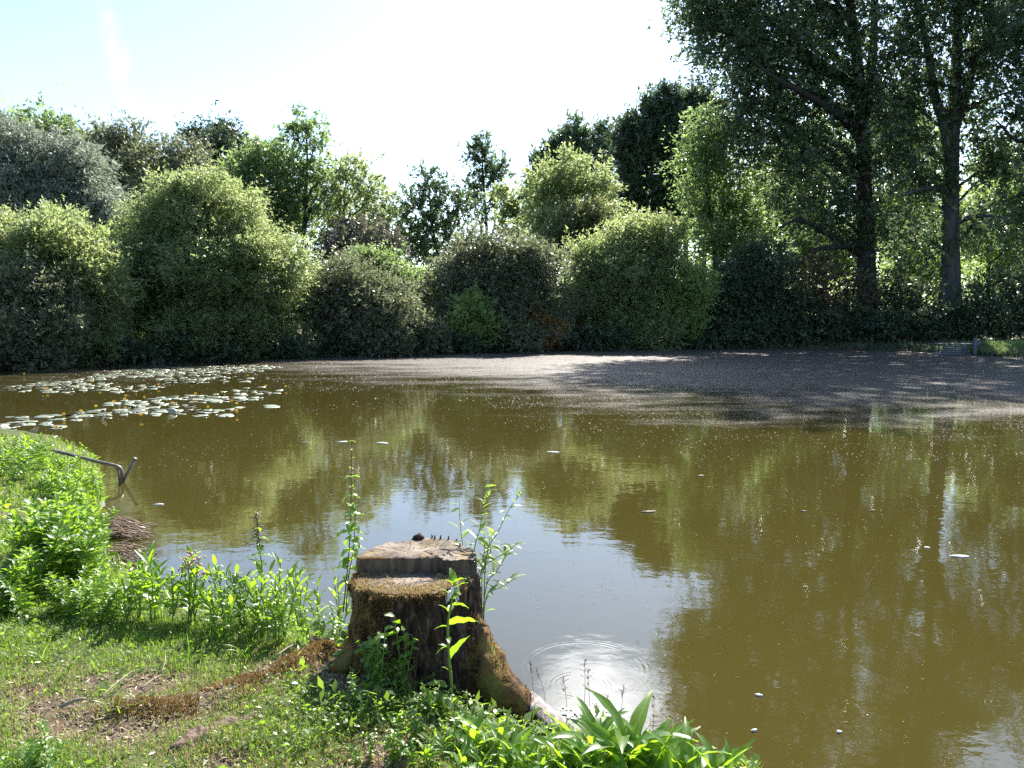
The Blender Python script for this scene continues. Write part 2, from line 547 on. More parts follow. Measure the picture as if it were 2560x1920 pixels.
# ------------------------------------------------------------------ water
def scum_amount(x, y):
    line = np.array([G(u, v)[:2] for u, v in ((-700, 925), (0, 965), (300, 960), (600, 925), (700, 958), (1000, 985), (1300, 1010), (1600, 1055), (1900, 1085), (2200, 1105), (2560, 1100), (3300, 1100))])
    # shore-parallel boundary: compare the distance of each point with the boundary's along its bearing
    ang = x / np.maximum(y, 1.0)
    la = line[:, 0] / line[:, 1]
    o = np.argsort(la)
    yb = np.interp(ang, la[o], line[o, 1])
    q = (y - yb) / yb
    w_ = 0.10 * vnoise(x * 0.22, y * 0.35, 9, 3)
    return q + w_


def build_water():
    wx = np.linspace(-34, 36, 240)
    wy = np.concatenate([np.linspace(-4, 12, 60)[:-1], np.linspace(12, 50, 200)])
    X, Y = np.meshgrid(wx, wy, indexing='ij')
    q = scum_amount(X, Y)
    m, w = mat_new('muddy_pond_water')
    pos = w.n('ShaderNodeTexCoord').outputs['Object']
    sc = w.n('ShaderNodeAttribute', attribute_name='scum').outputs['Fac']      # 0.5 = film edge
    big = w.noise(w.n('ShaderNodeMapping', ins={'Vector': pos, 'Scale': (0.4, 1.0, 1.0)}).outputs[0], 0.8, 8.0, 0.7)
    fine = w.noise(pos, 26.0, 3.0, 0.7)
    finer = w.math('ADD', w.math('MULTIPLY', w.noise(pos, 34.0, 2.0, 0.7), 0.55), w.math('MULTIPLY', w.noise(w.n('ShaderNodeMapping', ins={'Vector': pos, 'Scale': (1.0, 0.45, 1.0)}).outputs[0], 5.0, 4.0, 0.7), 0.45))
    dens = w.math('ADD', sc, w.math('MULTIPLY', w.math('SUBTRACT', big, 0.5), 1.5))
    dens = w.maprange(dens, 0.30, 1.15, 0.0, 0.80, False)
    thr = w.math('SUBTRACT', 0.70, w.math('MULTIPLY', dens, 0.42))
    mask = w.math('MULTIPLY', w.maprange(fine, thr, w.math('ADD', thr, 0.10)), w.maprange(sc, 0.20, 0.5))
    film = w.math('MULTIPLY', w.maprange(dens, 0.15, 0.80), 0.34)
    mask = w.math('MAXIMUM', mask, film)
    # body colour: suspended silt, a little patchy
    body = w.mix(w.noise(pos, 0.25, 4.0), (0.040, 0.0335, 0.0075), (0.054, 0.0450, 0.0105))
    scol = w.ramp(finer, [(0.36, (0.034, 0.026, 0.019)), (0.54, (0.070, 0.056, 0.046)), (0.72, (0.15, 0.128, 0.112))])
    # ripples
    mp = w.n('ShaderNodeMapping', ins={'Vector': pos, 'Scale': (0.8, 1.0, 1.0)}).outputs[0]
    r1 = w.noise(mp, 2.4, 3.0, 0.5)
    r2 = w.noise(mp, 9.0, 3.0, 0.55)
    hsum = w.math('ADD', w.math('MULTIPLY', r1, 0.0022), w.math('MULTIPLY', r2, 0.0007))
    sx = w.n('ShaderNodeSeparateXYZ', ins={0: pos})
    for (u, v, rad, width, amp, k) in ((1462, 1668, 0.34, 0.05, 0.00018, 190.0), (1452, 1715, 0.13, 0.07, 0.00018, 230.0), (1640, 1655, 0.16, 0.05, 0.0001, 220.0),
                                       (1540, 1160, 0.45, 0.10, 0.0004, 90.0)):
        c = G(u, v)
        dx = w.math('SUBTRACT', sx.outputs[0], float(c[0])); dy = w.math('SUBTRACT', sx.outputs[1], float(c[1]))
        rr = w.math('SQRT', w.math('ADD', w.math('MULTIPLY', dx, dx), w.math('MULTIPLY', dy, dy)))
        env = w.maprange(w.math('ABSOLUTE', w.math('SUBTRACT', rr, rad)), width, 0.0)
        hsum = w.math('ADD', hsum, w.math('MULTIPLY', w.math('MULTIPLY', w.math('MULTIPLY', w.math('SINE', w.math('MULTIPLY', w.math('ADD', rr, w.math('MULTIPLY', r1, 0.02)), k)), env), w.maprange(w.noise(pos, 4.0, 2.0), 0.40, 0.62)), amp))
    bp = w.n('ShaderNodeBump', ins={'Strength': 1.0, 'Distance': 1.0, 'Height': hsum}).outputs[0]
    wb = w.n('ShaderNodeBsdfPrincipled', ins={'Base Color': body, 'Roughness': 0.03, 'IOR': 1.5, 'Specular IOR Level': 1.0, 'Normal': bp})
    b2 = w.n('ShaderNodeBump', ins={'Strength': 0.35, 'Distance': 0.006, 'Height': fine, 'Normal': bp}).outputs[0]
    sb = w.n('ShaderNodeBsdfPrincipled', ins={'Base Color': scol, 'Roughness': 0.65, 'Specular IOR Level': 0.3, 'Normal': b2})
    mx = w.n('ShaderNodeMixShader', ins={0: mask, 1: wb.outputs[0], 2: sb.outputs[0]})
    w.n('ShaderNodeOutputMaterial', ins={0: mx.outputs[0]})
    V = np.stack([X, Y, np.zeros_like(X)], -1).reshape(-1, 3)
    me = mesh_np('pond_water', V, grid_faces(len(wx), len(wy)), m, smooth=True, vattr={'scum': np.clip(0.46 + q * 0.95, 0, 1.3).ravel()})
    tag(link('pond_water', me), 'muddy olive pond water with floating film', None, None, 'structure')
build_water()


# ------------------------------------------------------------------ trees
TRI = 0


def leaf_cloud(P, Dv, ln, wd, seed, quad=False, up=0.0):
    """one leaf per row: base P, unit direction Dv, length ln, width wd"""
    r_ = np.random.default_rng(seed)
    n = len(P)
    rv = r_.normal(size=(n, 3)); rv[:, 2] += up
    S = np.cross(Dv, rv); S /= np.linalg.norm(S, axis=1)[:, None] + 1e-9
    ln = ln[:, None]; wd = wd[:, None]
    if not quad:
        V = np.stack([P - S * wd * 0.5, P + S * wd * 0.5, P + Dv * ln], 1).reshape(-1, 3)
        return V, np.arange(3 * n).reshape(-1, 3)
    N = np.cross(S, Dv)
    V = np.stack([P, P + Dv * ln * 0.45 + S * wd * 0.5 + N * wd * 0.12, P + Dv * ln, P + Dv * ln * 0.45 - S * wd * 0.5 + N * wd * 0.12], 1).reshape(-1, 3)
    return V, np.arange(4 * n).reshape(-1, 4)


def crown_mesh(name, lobes, D, mat, rng_, dens=1.0, up=0.5, droop=0.25, spray=0.8, outw=1.0, leaf=1.0, inner=1.0, aspect=0.45, gap=0.0, flat=0.0, lumps=1.0):
    """lobes: (cx, cy, cz, rx, ry, rz) in metres relative to the tree's base"""
    ls = 0.195 * leaf * (D / 42.0) ** 0.85
    Ps, Ds, Ls, Ws, Ts = [], [], [], [], []
    split = []
    for (cx, cy, cz, rx, ry, rz) in lobes:
        split.append((cx, cy, cz, rx * 0.74, ry * 0.74, rz * 0.74, 0.75, inner))
        m_ = int(rng_.integers(11, 17) * lumps)
        for _ in range(m_):
            u_ = rng_.normal(size=3); u_[2] += 0.35; u_[1] -= 0.25; u_ /= np.linalg.norm(u_)
            f_ = rng_.uniform(0.18, 0.48)
            q_ = u_ * np.array([rx, ry, rz]) * rng_.uniform(0.62, 1.02)
            rm = (rx + rz) / 2
            split.append((cx + q_[0], cy + q_[1], cz + q_[2], rm * f_ * 1.1, rm * f_, rm * f_ * 0.85, 0.8, 0.0))
    for (cx, cy, cz, rx, ry, rz, dmul, inner) in split:
        area = 4 * math.pi * ((rx * ry) ** 1.6 / 3 + (rx * rz) ** 1.6 / 3 + (ry * rz) ** 1.6 / 3) ** (1 / 1.6)
        per = 15
        nsp = int(dens * dmul * area * 1.45 / (ls * ls * aspect * 0.5 * per))
        nsp = max(nsp, 4)
        u = rng_.normal(size=(nsp, 3)); u /= np.linalg.norm(u, axis=1)[:, None]
        # fewer on the side turned away from the pond
        keep = (u[:, 1] < 0.25) | (rng_.random(nsp) < 0.6)
        ph = rng_.uniform(0, 6.28, 3)
        lump = 0.5 * np.sin(u[:, 0] * 5.1 + ph[0] + 2 * np.sin(u[:, 2] * 3 + ph[1])) + 0.5 * np.sin(u[:, 2] * 6.3 + ph[2] + 2 * np.sin(u[:, 1] * 4 + ph[0]))
        fine = np.sin(u[:, 0] * 13 + ph[1] * 3) * np.sin(u[:, 2] * 14 + ph[2] * 3) * np.sin(u[:, 1] * 12 + ph[0])
        keep &= (lump + 0.8 * fine + rng_.normal(size=nsp) * 0.25) > (-1.6 + gap * 2.2)
        u = u[keep]; lump = lump[keep]; nsp = len(u)
        rho = (1.0 + 0.13 * lump) * (1 - np.abs(rng_.normal(size=nsp)) * (0.16 + 0.1 * gap))
        rad = np.array([rx, ry, rz])
        B = np.array([cx, cy, cz]) + u * rad * rho[:, None]
        d = u * outw + np.array([0, 0, up]) + rng_.normal(size=(nsp, 3)) * 0.45
        d[:, 2] *= (1 - flat)
        d /= np.linalg.norm(d, axis=1)[:, None]
        Lsp = spray * (D / 42.0) ** 0.5 * rng_.uniform(0.5, 1.35, nsp) * min(1.0, (rx + rz) / 4.0 + 0.32)
        Lsp = Lsp * np.where(rng_.random(nsp) < 0.10, rng_.uniform(1.4, 2.3, nsp), 1.0)
        t = rng_.random((nsp, per)) ** 0.8
        off = rng_.normal(size=(nsp, per, 3)) * (0.17 * Lsp[:, None, None]) * (1.1 - 0.8 * t[..., None])
        P = B[:, None, :] + d[:, None, :] * (t * Lsp[:, None])[..., None] + off
        P[..., 2] -= droop * (t ** 2) * Lsp[:, None]
        ld = d[:, None, :] * 0.8 + rng_.normal(size=(nsp, per, 3)) * 0.7
        ld[..., 2] -= droop * 0.9
        ld /= np.linalg.norm(ld, axis=2)[..., None]
        Ps.append(P.reshape(-1, 3)); Ds.append(ld.reshape(-1, 3))
        sz = ls * np.clip(np.exp(rng_.normal(-0.12, 0.34, nsp * per)), 0.4, 1.8)
        Ls.append(sz); Ws.append(sz * aspect * 1.15)
        Ts.append(np.clip(np.repeat(0.45 + 0.3 * rng_.normal(size=nsp), per) * 0.7 + 0.15 + 0.2 * rng_.normal(size=nsp * per), 0, 1))
        # oversized inner leaves, tinted darker and added to block light through the crown
        ni = int(inner * area * 0.8 / (ls * ls * 0.9))
        if ni > 0:
            ui = rng_.normal(size=(ni, 3)); ui /= np.linalg.norm(ui, axis=1)[:, None]
            Pi = np.array([cx, cy, cz]) + ui * rad * (rng_.random(ni) ** 0.5 * 0.82)[:, None]
            di = rng_.normal(size=(ni, 3)); di /= np.linalg.norm(di, axis=1)[:, None]
            Ps.append(Pi); Ds.append(di)
            Ls.append(np.full(ni, ls * 1.9)); Ws.append(np.full(ni, ls * 1.2)); Ts.append(rng_.random(ni) * 0.6)
    P = np.concatenate(Ps)
    V, F = leaf_cloud(P, np.concatenate(Ds), np.concatenate(Ls), np.concatenate(Ws), int(rng_.integers(1e9)))
    global TRI
    TRI += len(F)
    return mesh_np(name, V, F, mat, tint=np.concatenate(Ts))


def branch_path(a, b, rng_, sag=0.0, n=5):
    a = np.asarray(a, float); b = np.asarray(b, float)
    t = np.linspace(0, 1, n)[:, None]
    P = a + (b - a) * t
    l = np.linalg.norm(b - a)
    P[:, 2] += (np.sin(t[:, 0] * math.pi) * sag * l)
    P[1:-1] += rng_.normal(size=(n - 2, 3)) * l * 0.035
    return P


def tree(name, label, cat, D, lobes, kind, bark='bark', trunk=None, trunk_r=0.14, base_z=0.35, group=None, seed=0, stems=None, deep=1.0, twigs=10, limbs=None, **kw):
    """lobes given as (u, v, ru, rv) in picture units at distance D, turned into metres where the tree stands.
    trunk: list of (u, v); stems: further such lists"""
    r_ = np.random.default_rng(seed * 7 + 5)
    k = D / FPX
    c = [AT(u, v, D) for u, v, _, _ in lobes]
    ux = trunk[0][0] if trunk else float(np.mean([l_[0] for l_ in lobes]))
    base = AT(ux, 800, D); base[2] = base_z
    root = empty(name, base, 0, label, cat, group)
    L3 = []
    for (p, (u, v, ru, rv)) in zip(c, lobes):
        q = p - base
        q[1] += r_.uniform(-0.25, 0.25) * ru * k
        L3.append((q[0], q[1], q[2], ru * k, 0.9 * ru * k * deep, rv * k))
    top = max(l_[2] + 0.3 * l_[5] for l_ in L3)
    # trunk
    if trunk:
        tp = [AT(u, v, D) - base for u, v in trunk]
        tp[0][2] = -0.4
    else:
        hx = L3[int(np.argmax([l_[2] for l_ in L3]))]
        tp = [np.array([0, 0, -0.4]), np.array([hx[0] * 0.25, 0, top * 0.35]), np.array([hx[0] * 0.7, 0, top * 0.7]), np.array([hx[0], 0, top])]
    tp = smooth_path(tp, 5)
    hh = np.linspace(0, 1, len(tp))
    tr = trunk_r * (1.0 - 0.8 * hh) + trunk_r * 0.5 * np.exp(-hh * 18)
    T = Tubes(); T.add(tp, tr, 10, wob=0.05, seed=seed)
    link('trunk', T.mesh('trunk', M[bark]), root)
    for st in (stems or []):
        sp = [AT(u, v, D) - base for u, v in st]
        if st[0][1] > 780:
            sp[0][2] = -0.3
        sp = smooth_path(sp, 4)
        T = Tubes(); T.add(sp, np.linspace(trunk_r * 0.6, trunk_r * 0.15, len(sp)), 8, wob=0.05, seed=seed + 1)
        link('stem', T.mesh('stem', M[bark]), root)
    for pl in (limbs or []):
        sp = smooth_path([AT(u, v, D + dd) - base for u, v, dd in pl], 4)
        T = Tubes(); T.add(sp, np.linspace(trunk_r * 0.42, trunk_r * 0.08, len(sp)), 7, wob=0.06, seed=seed + 2)
        link('limb', T.mesh('limb', M[bark]), root)
    # limbs into each lobe, forking into twigs
    for l_ in L3:
        ctr = np.array(l_[:3]); rad = np.array(l_[3:])
        zs = tp[:, 2]
        want = max(0.3, ctr[2] - 1.0 * max(rad[0], 0.8) - 0.25 * abs(ctr[0] - tp[len(tp) // 2][0]))
        i = int(np.argmin(np.abs(zs - want)))
        a = tp[i]
        T = Tubes()
        ra = min(trunk_r * 0.45, 0.05 + 0.02 * np.linalg.norm(ctr - a))
        T.add(branch_path(a, ctr, r_, 0.04), np.linspace(ra, ra * 0.4, 5), 6)
        for _ in range(twigs):
            uu = r_.normal(size=3); uu[2] += 0.4; uu /= np.linalg.norm(uu)
            e = ctr + uu * rad * r_.uniform(0.7, 1.0)
            s_ = a + (ctr - a) * r_.uniform(0.55, 1.0)
            T.add(branch_path(s_, e, r_, 0.03, 4), np.linspace(ra * 0.35, ra * 0.08, 4), 4, cap=False)
        link('limb', T.mesh('limb', M[bark]), root)
    link('crown', crown_mesh('crown', L3, D, L[kind], r_, **kw), root)
    return root


BUSH = dict(up=0.7, droop=0.15, spray=1.0, inner=1.2, dens=1.0, gap=0.22, leaf=0.8)
AIRY = dict(up=0.5, droop=0.2, spray=1.2, inner=0.06, dens=0.36, gap=0.5)
WOOD = dict(up=0.5, droop=0.25, spray=1.35, inner=0.35, dens=0.64, gap=0.4)

# --- front row along the far shore
tree('willow_bush', 'dense dark green willow bush at the far left of the shore, below the silvery tree', 'bush', 31.2,
     [(-70, 640, 130, 110), (50, 625, 120, 95), (150, 640, 100, 90), (215, 730, 85, 100), (90, 740, 150, 120), (250, 800, 70, 90), (-60, 780, 130, 110)], 'willow', seed=1, group='bushes along the far shore', **BUSH)
tree('willow_bush', 'rounded low willow bush overhanging the water in the far left corner', 'bush', 29.6,
     [(60, 760, 110, 95), (-50, 790, 110, 100), (150, 800, 80, 80), (80, 850, 160, 60), (-90, 860, 110, 50)], 'grey', seed=2, group='bushes along the far shore', **BUSH)
tree('lime_bush', 'small bright yellow green bush wedged left of the big domed willow', 'bush', 36.5,
     [(310, 640, 60, 70), (350, 690, 70, 90), (280, 700, 60, 80), (300, 790, 80, 90)], 'lime', seed=3, group='bushes along the far shore', **BUSH)
tree('domed_willow', 'large domed yellow green willow, tallest of the waterside bushes', 'tree', 36.3,
     [(500, 530, 85, 90), (450, 600, 110, 100), (560, 590, 110, 100), (400, 700, 90, 110), (520, 690, 150, 120), (640, 680, 95, 110), (690, 780, 65, 90), (420, 810, 120, 80),
      (560, 820, 160, 70), (670, 850, 70, 40)], 'willow', seed=4, group='bushes along the far shore', up=0.7, droop=0.3, spray=1.1, inner=1.0, dens=1.05, gap=0.15, aspect=0.36, leaf=0.82)
tree('willow_bush', 'low spreading grey green willow bush right of the big domed willow', 'bush', 39.0,
     [(860, 725, 85, 65), (800, 780, 80, 80), (930, 770, 90, 75), (1010, 810, 75, 60), (880, 830, 130, 60), (1060, 845, 55, 38), (960, 850, 120, 35)], 'grey', seed=5, group='bushes along the far shore', **BUSH)
tree('shrub', 'bright green leafy shrub peeping over the low spreading willow bush', 'bush', 46.0,
     [(960, 680, 60, 40), (1020, 730, 60, 50), (1080, 740, 50, 60), (920, 660, 40, 30)], 'green', seed=6, group='bushes along the far shore', **BUSH)
tree('shrub', 'broad dark shrub filling the middle of the far shore', 'bush', 44.2,
     [(1180, 660, 80, 60), (1260, 670, 70, 70), (1340, 700, 80, 80), (1130, 730, 60, 80), (1230, 760, 110, 90), (1350, 790, 90, 80), (1160, 820, 110, 50), (1300, 840, 130, 40)], 'grey', seed=7, group='bushes along the far shore', **BUSH)
tree('shrub', 'small yellow green shrub at the waterline below the broad dark shrub', 'bush', 41.8,
     [(1175, 775, 35, 35), (1195, 810, 60, 40), (1235, 825, 40, 30), (1160, 840, 60, 28)], 'lime', seed=8, group='bushes along the far shore', trunk_r=0.07, **BUSH)
tree('shrub', 'shrub with orange tipped young leaves near the middle of the shore', 'bush', 43.0,
     [(1330, 775, 28, 26), (1345, 805, 40, 35), (1320, 840, 60, 30)], 'orange', seed=9, group='bushes along the far shore', trunk_r=0.06, up=0.6, droop=0.15, spray=0.7, inner=0.4, dens=0.55, gap=0.3)
tree('shrub', 'tiny straw coloured shrub just above the water right of the orange tipped one', 'bush', 43.2,
     [(1386, 815, 20, 22), (1370, 845, 30, 18)], 'orange', seed=10, group='bushes along the far shore', trunk_r=0.04, up=0.6, droop=0.15, spray=0.6, inner=0.4, dens=0.7, gap=0.2)
tree('willow_bush', 'tall pale topped willow bush between the middle shrub and the great poplars', 'bush', 47.0,
     [(1600, 600, 75, 65), (1540, 650, 75, 75), (1470, 690, 60, 80), (1640, 680, 65, 90), (1560, 740, 120, 90), (1480, 790, 80, 70), (1620, 800, 80, 70), (1540, 840, 140, 40)], 'willow', seed=11, group='bushes along the far shore', **BUSH)
tree('willow_bush', 'narrow sunlit willow bush leaning against the dark undergrowth by the poplars', 'bush', 46.8,
     [(1735, 720, 42, 60), (1700, 760, 50, 60), (1715, 815, 42, 45)], 'lime', seed=12, group='bushes along the far shore', **BUSH)
# dark undergrowth below the great trees
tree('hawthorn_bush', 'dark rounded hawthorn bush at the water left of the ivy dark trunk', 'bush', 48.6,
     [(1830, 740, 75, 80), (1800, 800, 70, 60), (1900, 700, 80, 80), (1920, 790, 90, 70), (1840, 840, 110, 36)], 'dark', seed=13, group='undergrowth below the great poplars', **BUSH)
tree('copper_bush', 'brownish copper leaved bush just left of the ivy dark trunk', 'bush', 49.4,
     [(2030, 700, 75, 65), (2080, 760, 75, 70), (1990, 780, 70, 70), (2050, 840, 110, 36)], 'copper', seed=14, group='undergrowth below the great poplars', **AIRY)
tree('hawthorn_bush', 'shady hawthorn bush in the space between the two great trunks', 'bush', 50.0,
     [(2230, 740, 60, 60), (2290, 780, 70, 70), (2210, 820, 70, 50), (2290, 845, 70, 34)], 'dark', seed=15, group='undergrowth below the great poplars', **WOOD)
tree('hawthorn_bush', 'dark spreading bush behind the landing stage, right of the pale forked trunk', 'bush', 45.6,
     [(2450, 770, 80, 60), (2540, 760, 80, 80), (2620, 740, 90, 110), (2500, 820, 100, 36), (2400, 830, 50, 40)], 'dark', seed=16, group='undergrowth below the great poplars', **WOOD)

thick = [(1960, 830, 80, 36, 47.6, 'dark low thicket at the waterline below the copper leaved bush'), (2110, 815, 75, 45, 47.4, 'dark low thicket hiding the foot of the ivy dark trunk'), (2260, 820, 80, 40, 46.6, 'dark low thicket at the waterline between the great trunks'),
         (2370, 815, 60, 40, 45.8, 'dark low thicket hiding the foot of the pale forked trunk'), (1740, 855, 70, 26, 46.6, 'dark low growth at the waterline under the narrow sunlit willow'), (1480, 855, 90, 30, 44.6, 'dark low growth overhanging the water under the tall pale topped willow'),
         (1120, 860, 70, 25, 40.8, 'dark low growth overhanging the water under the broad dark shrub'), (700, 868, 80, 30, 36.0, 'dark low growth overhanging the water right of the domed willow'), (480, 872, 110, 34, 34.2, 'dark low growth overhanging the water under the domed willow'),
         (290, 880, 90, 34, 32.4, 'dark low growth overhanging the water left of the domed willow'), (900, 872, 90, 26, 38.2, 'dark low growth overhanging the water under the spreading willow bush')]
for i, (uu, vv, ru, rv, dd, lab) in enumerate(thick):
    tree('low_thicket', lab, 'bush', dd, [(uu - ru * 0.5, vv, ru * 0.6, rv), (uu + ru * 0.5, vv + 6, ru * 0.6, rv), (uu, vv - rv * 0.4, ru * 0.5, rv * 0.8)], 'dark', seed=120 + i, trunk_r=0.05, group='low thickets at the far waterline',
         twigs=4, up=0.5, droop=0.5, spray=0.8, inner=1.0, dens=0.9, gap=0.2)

# --- second row
tree('silver_willow', 'silvery grey willow rising behind the left shore bushes', 'tree', 44.0,
     [(10, 420, 90, 100), (110, 420, 95, 90), (190, 470, 80, 80), (255, 540, 65, 75), (-80, 440, 90, 120), (60, 520, 140, 100), (290, 600, 45, 50)], 'silver', seed=20, trunk_r=0.3, group='trees behind the left shore',
     up=0.5, droop=0.45, spray=1.1, inner=0.9, dens=1.05, gap=0.15, aspect=0.32)
tree('broadleaf_tree', 'leafy green treetop showing above the silvery willow', 'tree', 60.0,
     [(60, 330, 45, 35), (110, 325, 60, 42), (165, 345, 50, 40), (110, 400, 110, 60)], 'green', seed=21, trunk_r=0.3, group='trees behind the left shore', **WOOD)
tree('broadleaf_tree', 'grey green open tree right of the silvery willow', 'tree', 56.0,
     [(290, 365, 60, 45), (250, 400, 60, 50), (330, 410, 55, 60), (290, 480, 80, 70), (330, 560, 60, 80)], 'grey', seed=22, trunk_r=0.25, group='trees behind the left shore', **WOOD)
tree('broadleaf_tree', 'grey green rounded tree directly behind the domed willow', 'tree', 55.0,
     [(430, 405, 65, 45), (380, 450, 65, 60), (470, 460, 55, 60), (420, 530, 90, 70)], 'grey', seed=23, trunk_r=0.25, group='trees behind the left shore', **WOOD)
tree('dark_tree', 'dark bluish treetop standing over the domed willow', 'tree', 66.0,
     [(500, 360, 38, 38), (550, 345, 48, 38), (590, 375, 45, 38), (540, 400, 80, 48), (560, 470, 80, 60)], 'dark', seed=24, trunk_r=0.3, group='trees behind the left shore', **WOOD)
tree('broadleaf_tree', 'broad mid green tree behind the right flank of the domed willow', 'tree', 54.0,
     [(640, 400, 45, 38), (600, 450, 60, 50), (690, 430, 55, 60), (650, 500, 90, 70), (730, 500, 60, 80), (700, 580, 80, 70)], 'green', seed=25, trunk_r=0.25, group='trees behind the left shore', **WOOD)
tree('slender_ash', 'tall slender see-through ash with a straight visible trunk', 'tree', 53.0,
     [(765, 315, 38, 32), (740, 350, 32, 35), (790, 365, 45, 42), (760, 420, 55, 42), (800, 450, 35, 40), (735, 470, 35, 45), (775, 520, 50, 40)], 'green',
     trunk=[(762, 800), (760, 640), (764, 500), (768, 400), (766, 310)], seed=26, trunk_r=0.17, group='trees behind the left shore', twigs=22, **AIRY)
tree('birch', 'airy birch with thin stems right of the slender ash', 'tree', 55.0,
     [(860, 430, 40, 40), (900, 460, 50, 50), (850, 500, 50, 50), (935, 500, 40, 50), (910, 560, 60, 50), (960, 540, 30, 45), (830, 560, 45, 50)], 'willow',
     trunk=[(820, 800), (840, 640), (860, 520), (868, 420)], stems=[[(820, 800), (900, 640), (925, 540), (935, 470)]], seed=27, trunk_r=0.13, group='trees behind the left shore', twigs=20, **AIRY)
tree('broadleaf_tree', 'grey green tree filling the dip between the two rounded ones left of the domed willow', 'tree', 60.0,
     [(350, 420, 60, 55), (370, 500, 70, 60), (240, 440, 60, 60), (480, 440, 50, 50)], 'grey', seed=122, trunk_r=0.25, group='trees behind the left shore', **WOOD)
tree('broadleaf_tree', 'feathery willow green tree just behind the airy birch', 'tree', 62.0,
     [(830, 480, 60, 60), (900, 540, 60, 60), (970, 590, 50, 50), (790, 560, 60, 60)], 'willow', seed=123, trunk_r=0.22, group='trees behind the left shore', **AIRY)
tree('purple_shrub', 'purplish grey twiggy shrub between the birch and the low willow bush', 'bush', 51.0,
     [(880, 610, 55, 40), (940, 600, 50, 38), (980, 640, 45, 40), (850, 650, 60, 38), (920, 660, 80, 40)], 'purple', seed=28, trunk_r=0.1, group='trees behind the left shore', **WOOD)
tree('open_tree', 'dark open crowned tree left of the gap in the treeline', 'tree', 57.0,
     [(1068, 455, 28, 32), (1035, 500, 38, 38), (1100, 500, 35, 40), (1150, 520, 38, 42), (1060, 550, 60, 45), (1120, 580, 50, 45), (1020, 590, 50, 50), (1070, 640, 80, 45)], 'poplar',
     trunk=[(1090, 800), (1095, 660), (1080, 560), (1070, 450)], stems=[[(1092, 680), (1130, 580), (1150, 510)]], seed=29, trunk_r=0.18, group='trees around the gap in the treeline', twigs=16,
     up=0.6, droop=0.1, spray=1.1, inner=0.1, dens=0.48, gap=0.45)
tree('tall_ash', 'tall thin bluish ash topping the gap in the treeline', 'tree', 92.0,
     [(1200, 362, 24, 24), (1190, 395, 24, 28), (1222, 405, 28, 30), (1205, 440, 34, 30), (1245, 440, 26, 34), (1185, 470, 26, 30), (1240, 500, 32, 34), (1200, 530, 40, 34)], 'poplar',
     trunk=[(1215, 800), (1218, 620), (1212, 500), (1203, 360)], stems=[[(1218, 640), (1240, 540), (1248, 440)], [(1217, 620), (1190, 520), (1182, 450)]], seed=30, trunk_r=0.28, group='trees around the gap in the treeline', twigs=16,
     up=0.7, droop=0.1, spray=1.1, inner=0.0, dens=0.36, gap=0.45)
for i, (uu, vt, lab) in enumerate(((1262, 470, 'thin nearly bare tree in the gap, nearest the tall ash'), (1290, 510, 'thin nearly bare tree leaning in the middle of the gap'), (1318, 480, 'thin nearly bare tree in the gap beside the rounded green tree'))):
    tree('thin_tree', lab, 'tree', 74.0, [(uu - 10, vt + 20, 16, 25), (uu + 10, vt + 50, 18, 30), (uu - 8, vt + 100, 18, 35)], 'willow',
         trunk=[(uu - 15 + 6 * i, 800), (uu - 10, 640), (uu, vt)], seed=31 + i, trunk_r=0.15, group='trees around the gap in the treeline', twigs=14, up=0.8, droop=0.1, spray=1.0, inner=0.0, dens=0.4, gap=0.5)
tree('broadleaf_tree', 'rounded yellow green tree right of the gap in the treeline', 'tree', 60.0,
     [(1400, 440, 55, 48), (1360, 480, 50, 55), (1450, 470, 60, 50), (1500, 510, 45, 50), (1410, 540, 80, 60), (1480, 580, 60, 50), (1350, 580, 45, 60)], 'willow', seed=35, trunk_r=0.3, group='trees right of the gap', **WOOD)
for i, (uu, vv, w_, h_, lab) in enumerate(((1345, 450, 24, 75, 'pointed poplar top left of its row above the yellow green tree'), (1385, 410, 28, 80, 'pointed poplar top second in the row above the yellow green tree'),
                                           (1437, 380, 34, 90, 'highest pointed poplar top behind the yellow green tree'), (1505, 390, 30, 90, 'pointed poplar top beside the dark poplar group'))):
    tree('pointed_poplar', lab, 'tree', 98.0, [(uu, vv - h_ * 0.35, w_ * 0.6, h_ * 0.45), (uu - 4, vv, w_, h_ * 0.55), (uu + 5, vv + h_ * 0.6, w_ * 1.2, h_ * 0.7)], 'poplar', seed=40 + i, trunk_r=0.35,
         trunk=[(uu, 800), (uu, 500), (uu, vv)], group='poplars on the skyline', up=1.4, droop=0.0, spray=1.2, inner=0.5, dens=0.75, gap=0.25, twigs=5)
tree('round_shrub_tree', 'small olive green rounded tree in front of the yellow green one', 'tree', 55.0,
     [(1430, 570, 52, 42), (1490, 540, 45, 38), (1395, 605, 35, 32), (1460, 600, 70, 42)], 'olive', seed=36, trunk_r=0.14, group='trees right of the gap', up=0.6, droop=0.3, spray=1.0, inner=1.0, dens=1.1, gap=0.1, aspect=0.3)
for i, (uu, vt, w_, lab) in enumerate(((1575, 300, 36, 'outermost left of the dense dark poplars'), (1625, 250, 34, 'dense dark poplar second from the left of its group'), (1668, 225, 34, 'dense dark poplar with the highest tip of its group'),
                                       (1715, 240, 38, 'dense dark poplar whose right side is lost behind the great poplar'), (1760, 215, 36, 'dense dark poplar half hidden by the great poplar crown'))):
    tree('dark_poplar', lab, 'tree', 78.0, [(uu, vt + 40, w_ * 0.62, 50), (uu - 5, vt + 110, w_ * 0.95, 70), (uu + 6, vt + 200, w_ * 1.15, 85), (uu, vt + 310, w_ * 1.1, 90)], 'poplar' if i % 2 else 'dark', seed=50 + i, trunk_r=0.3,
         trunk=[(uu, 800), (uu, 500), (uu, vt + 50)], group='dark poplars left of the great crown', up=1.5, droop=0.0, spray=1.3, inner=1.0, dens=0.95, gap=0.1, twigs=5)
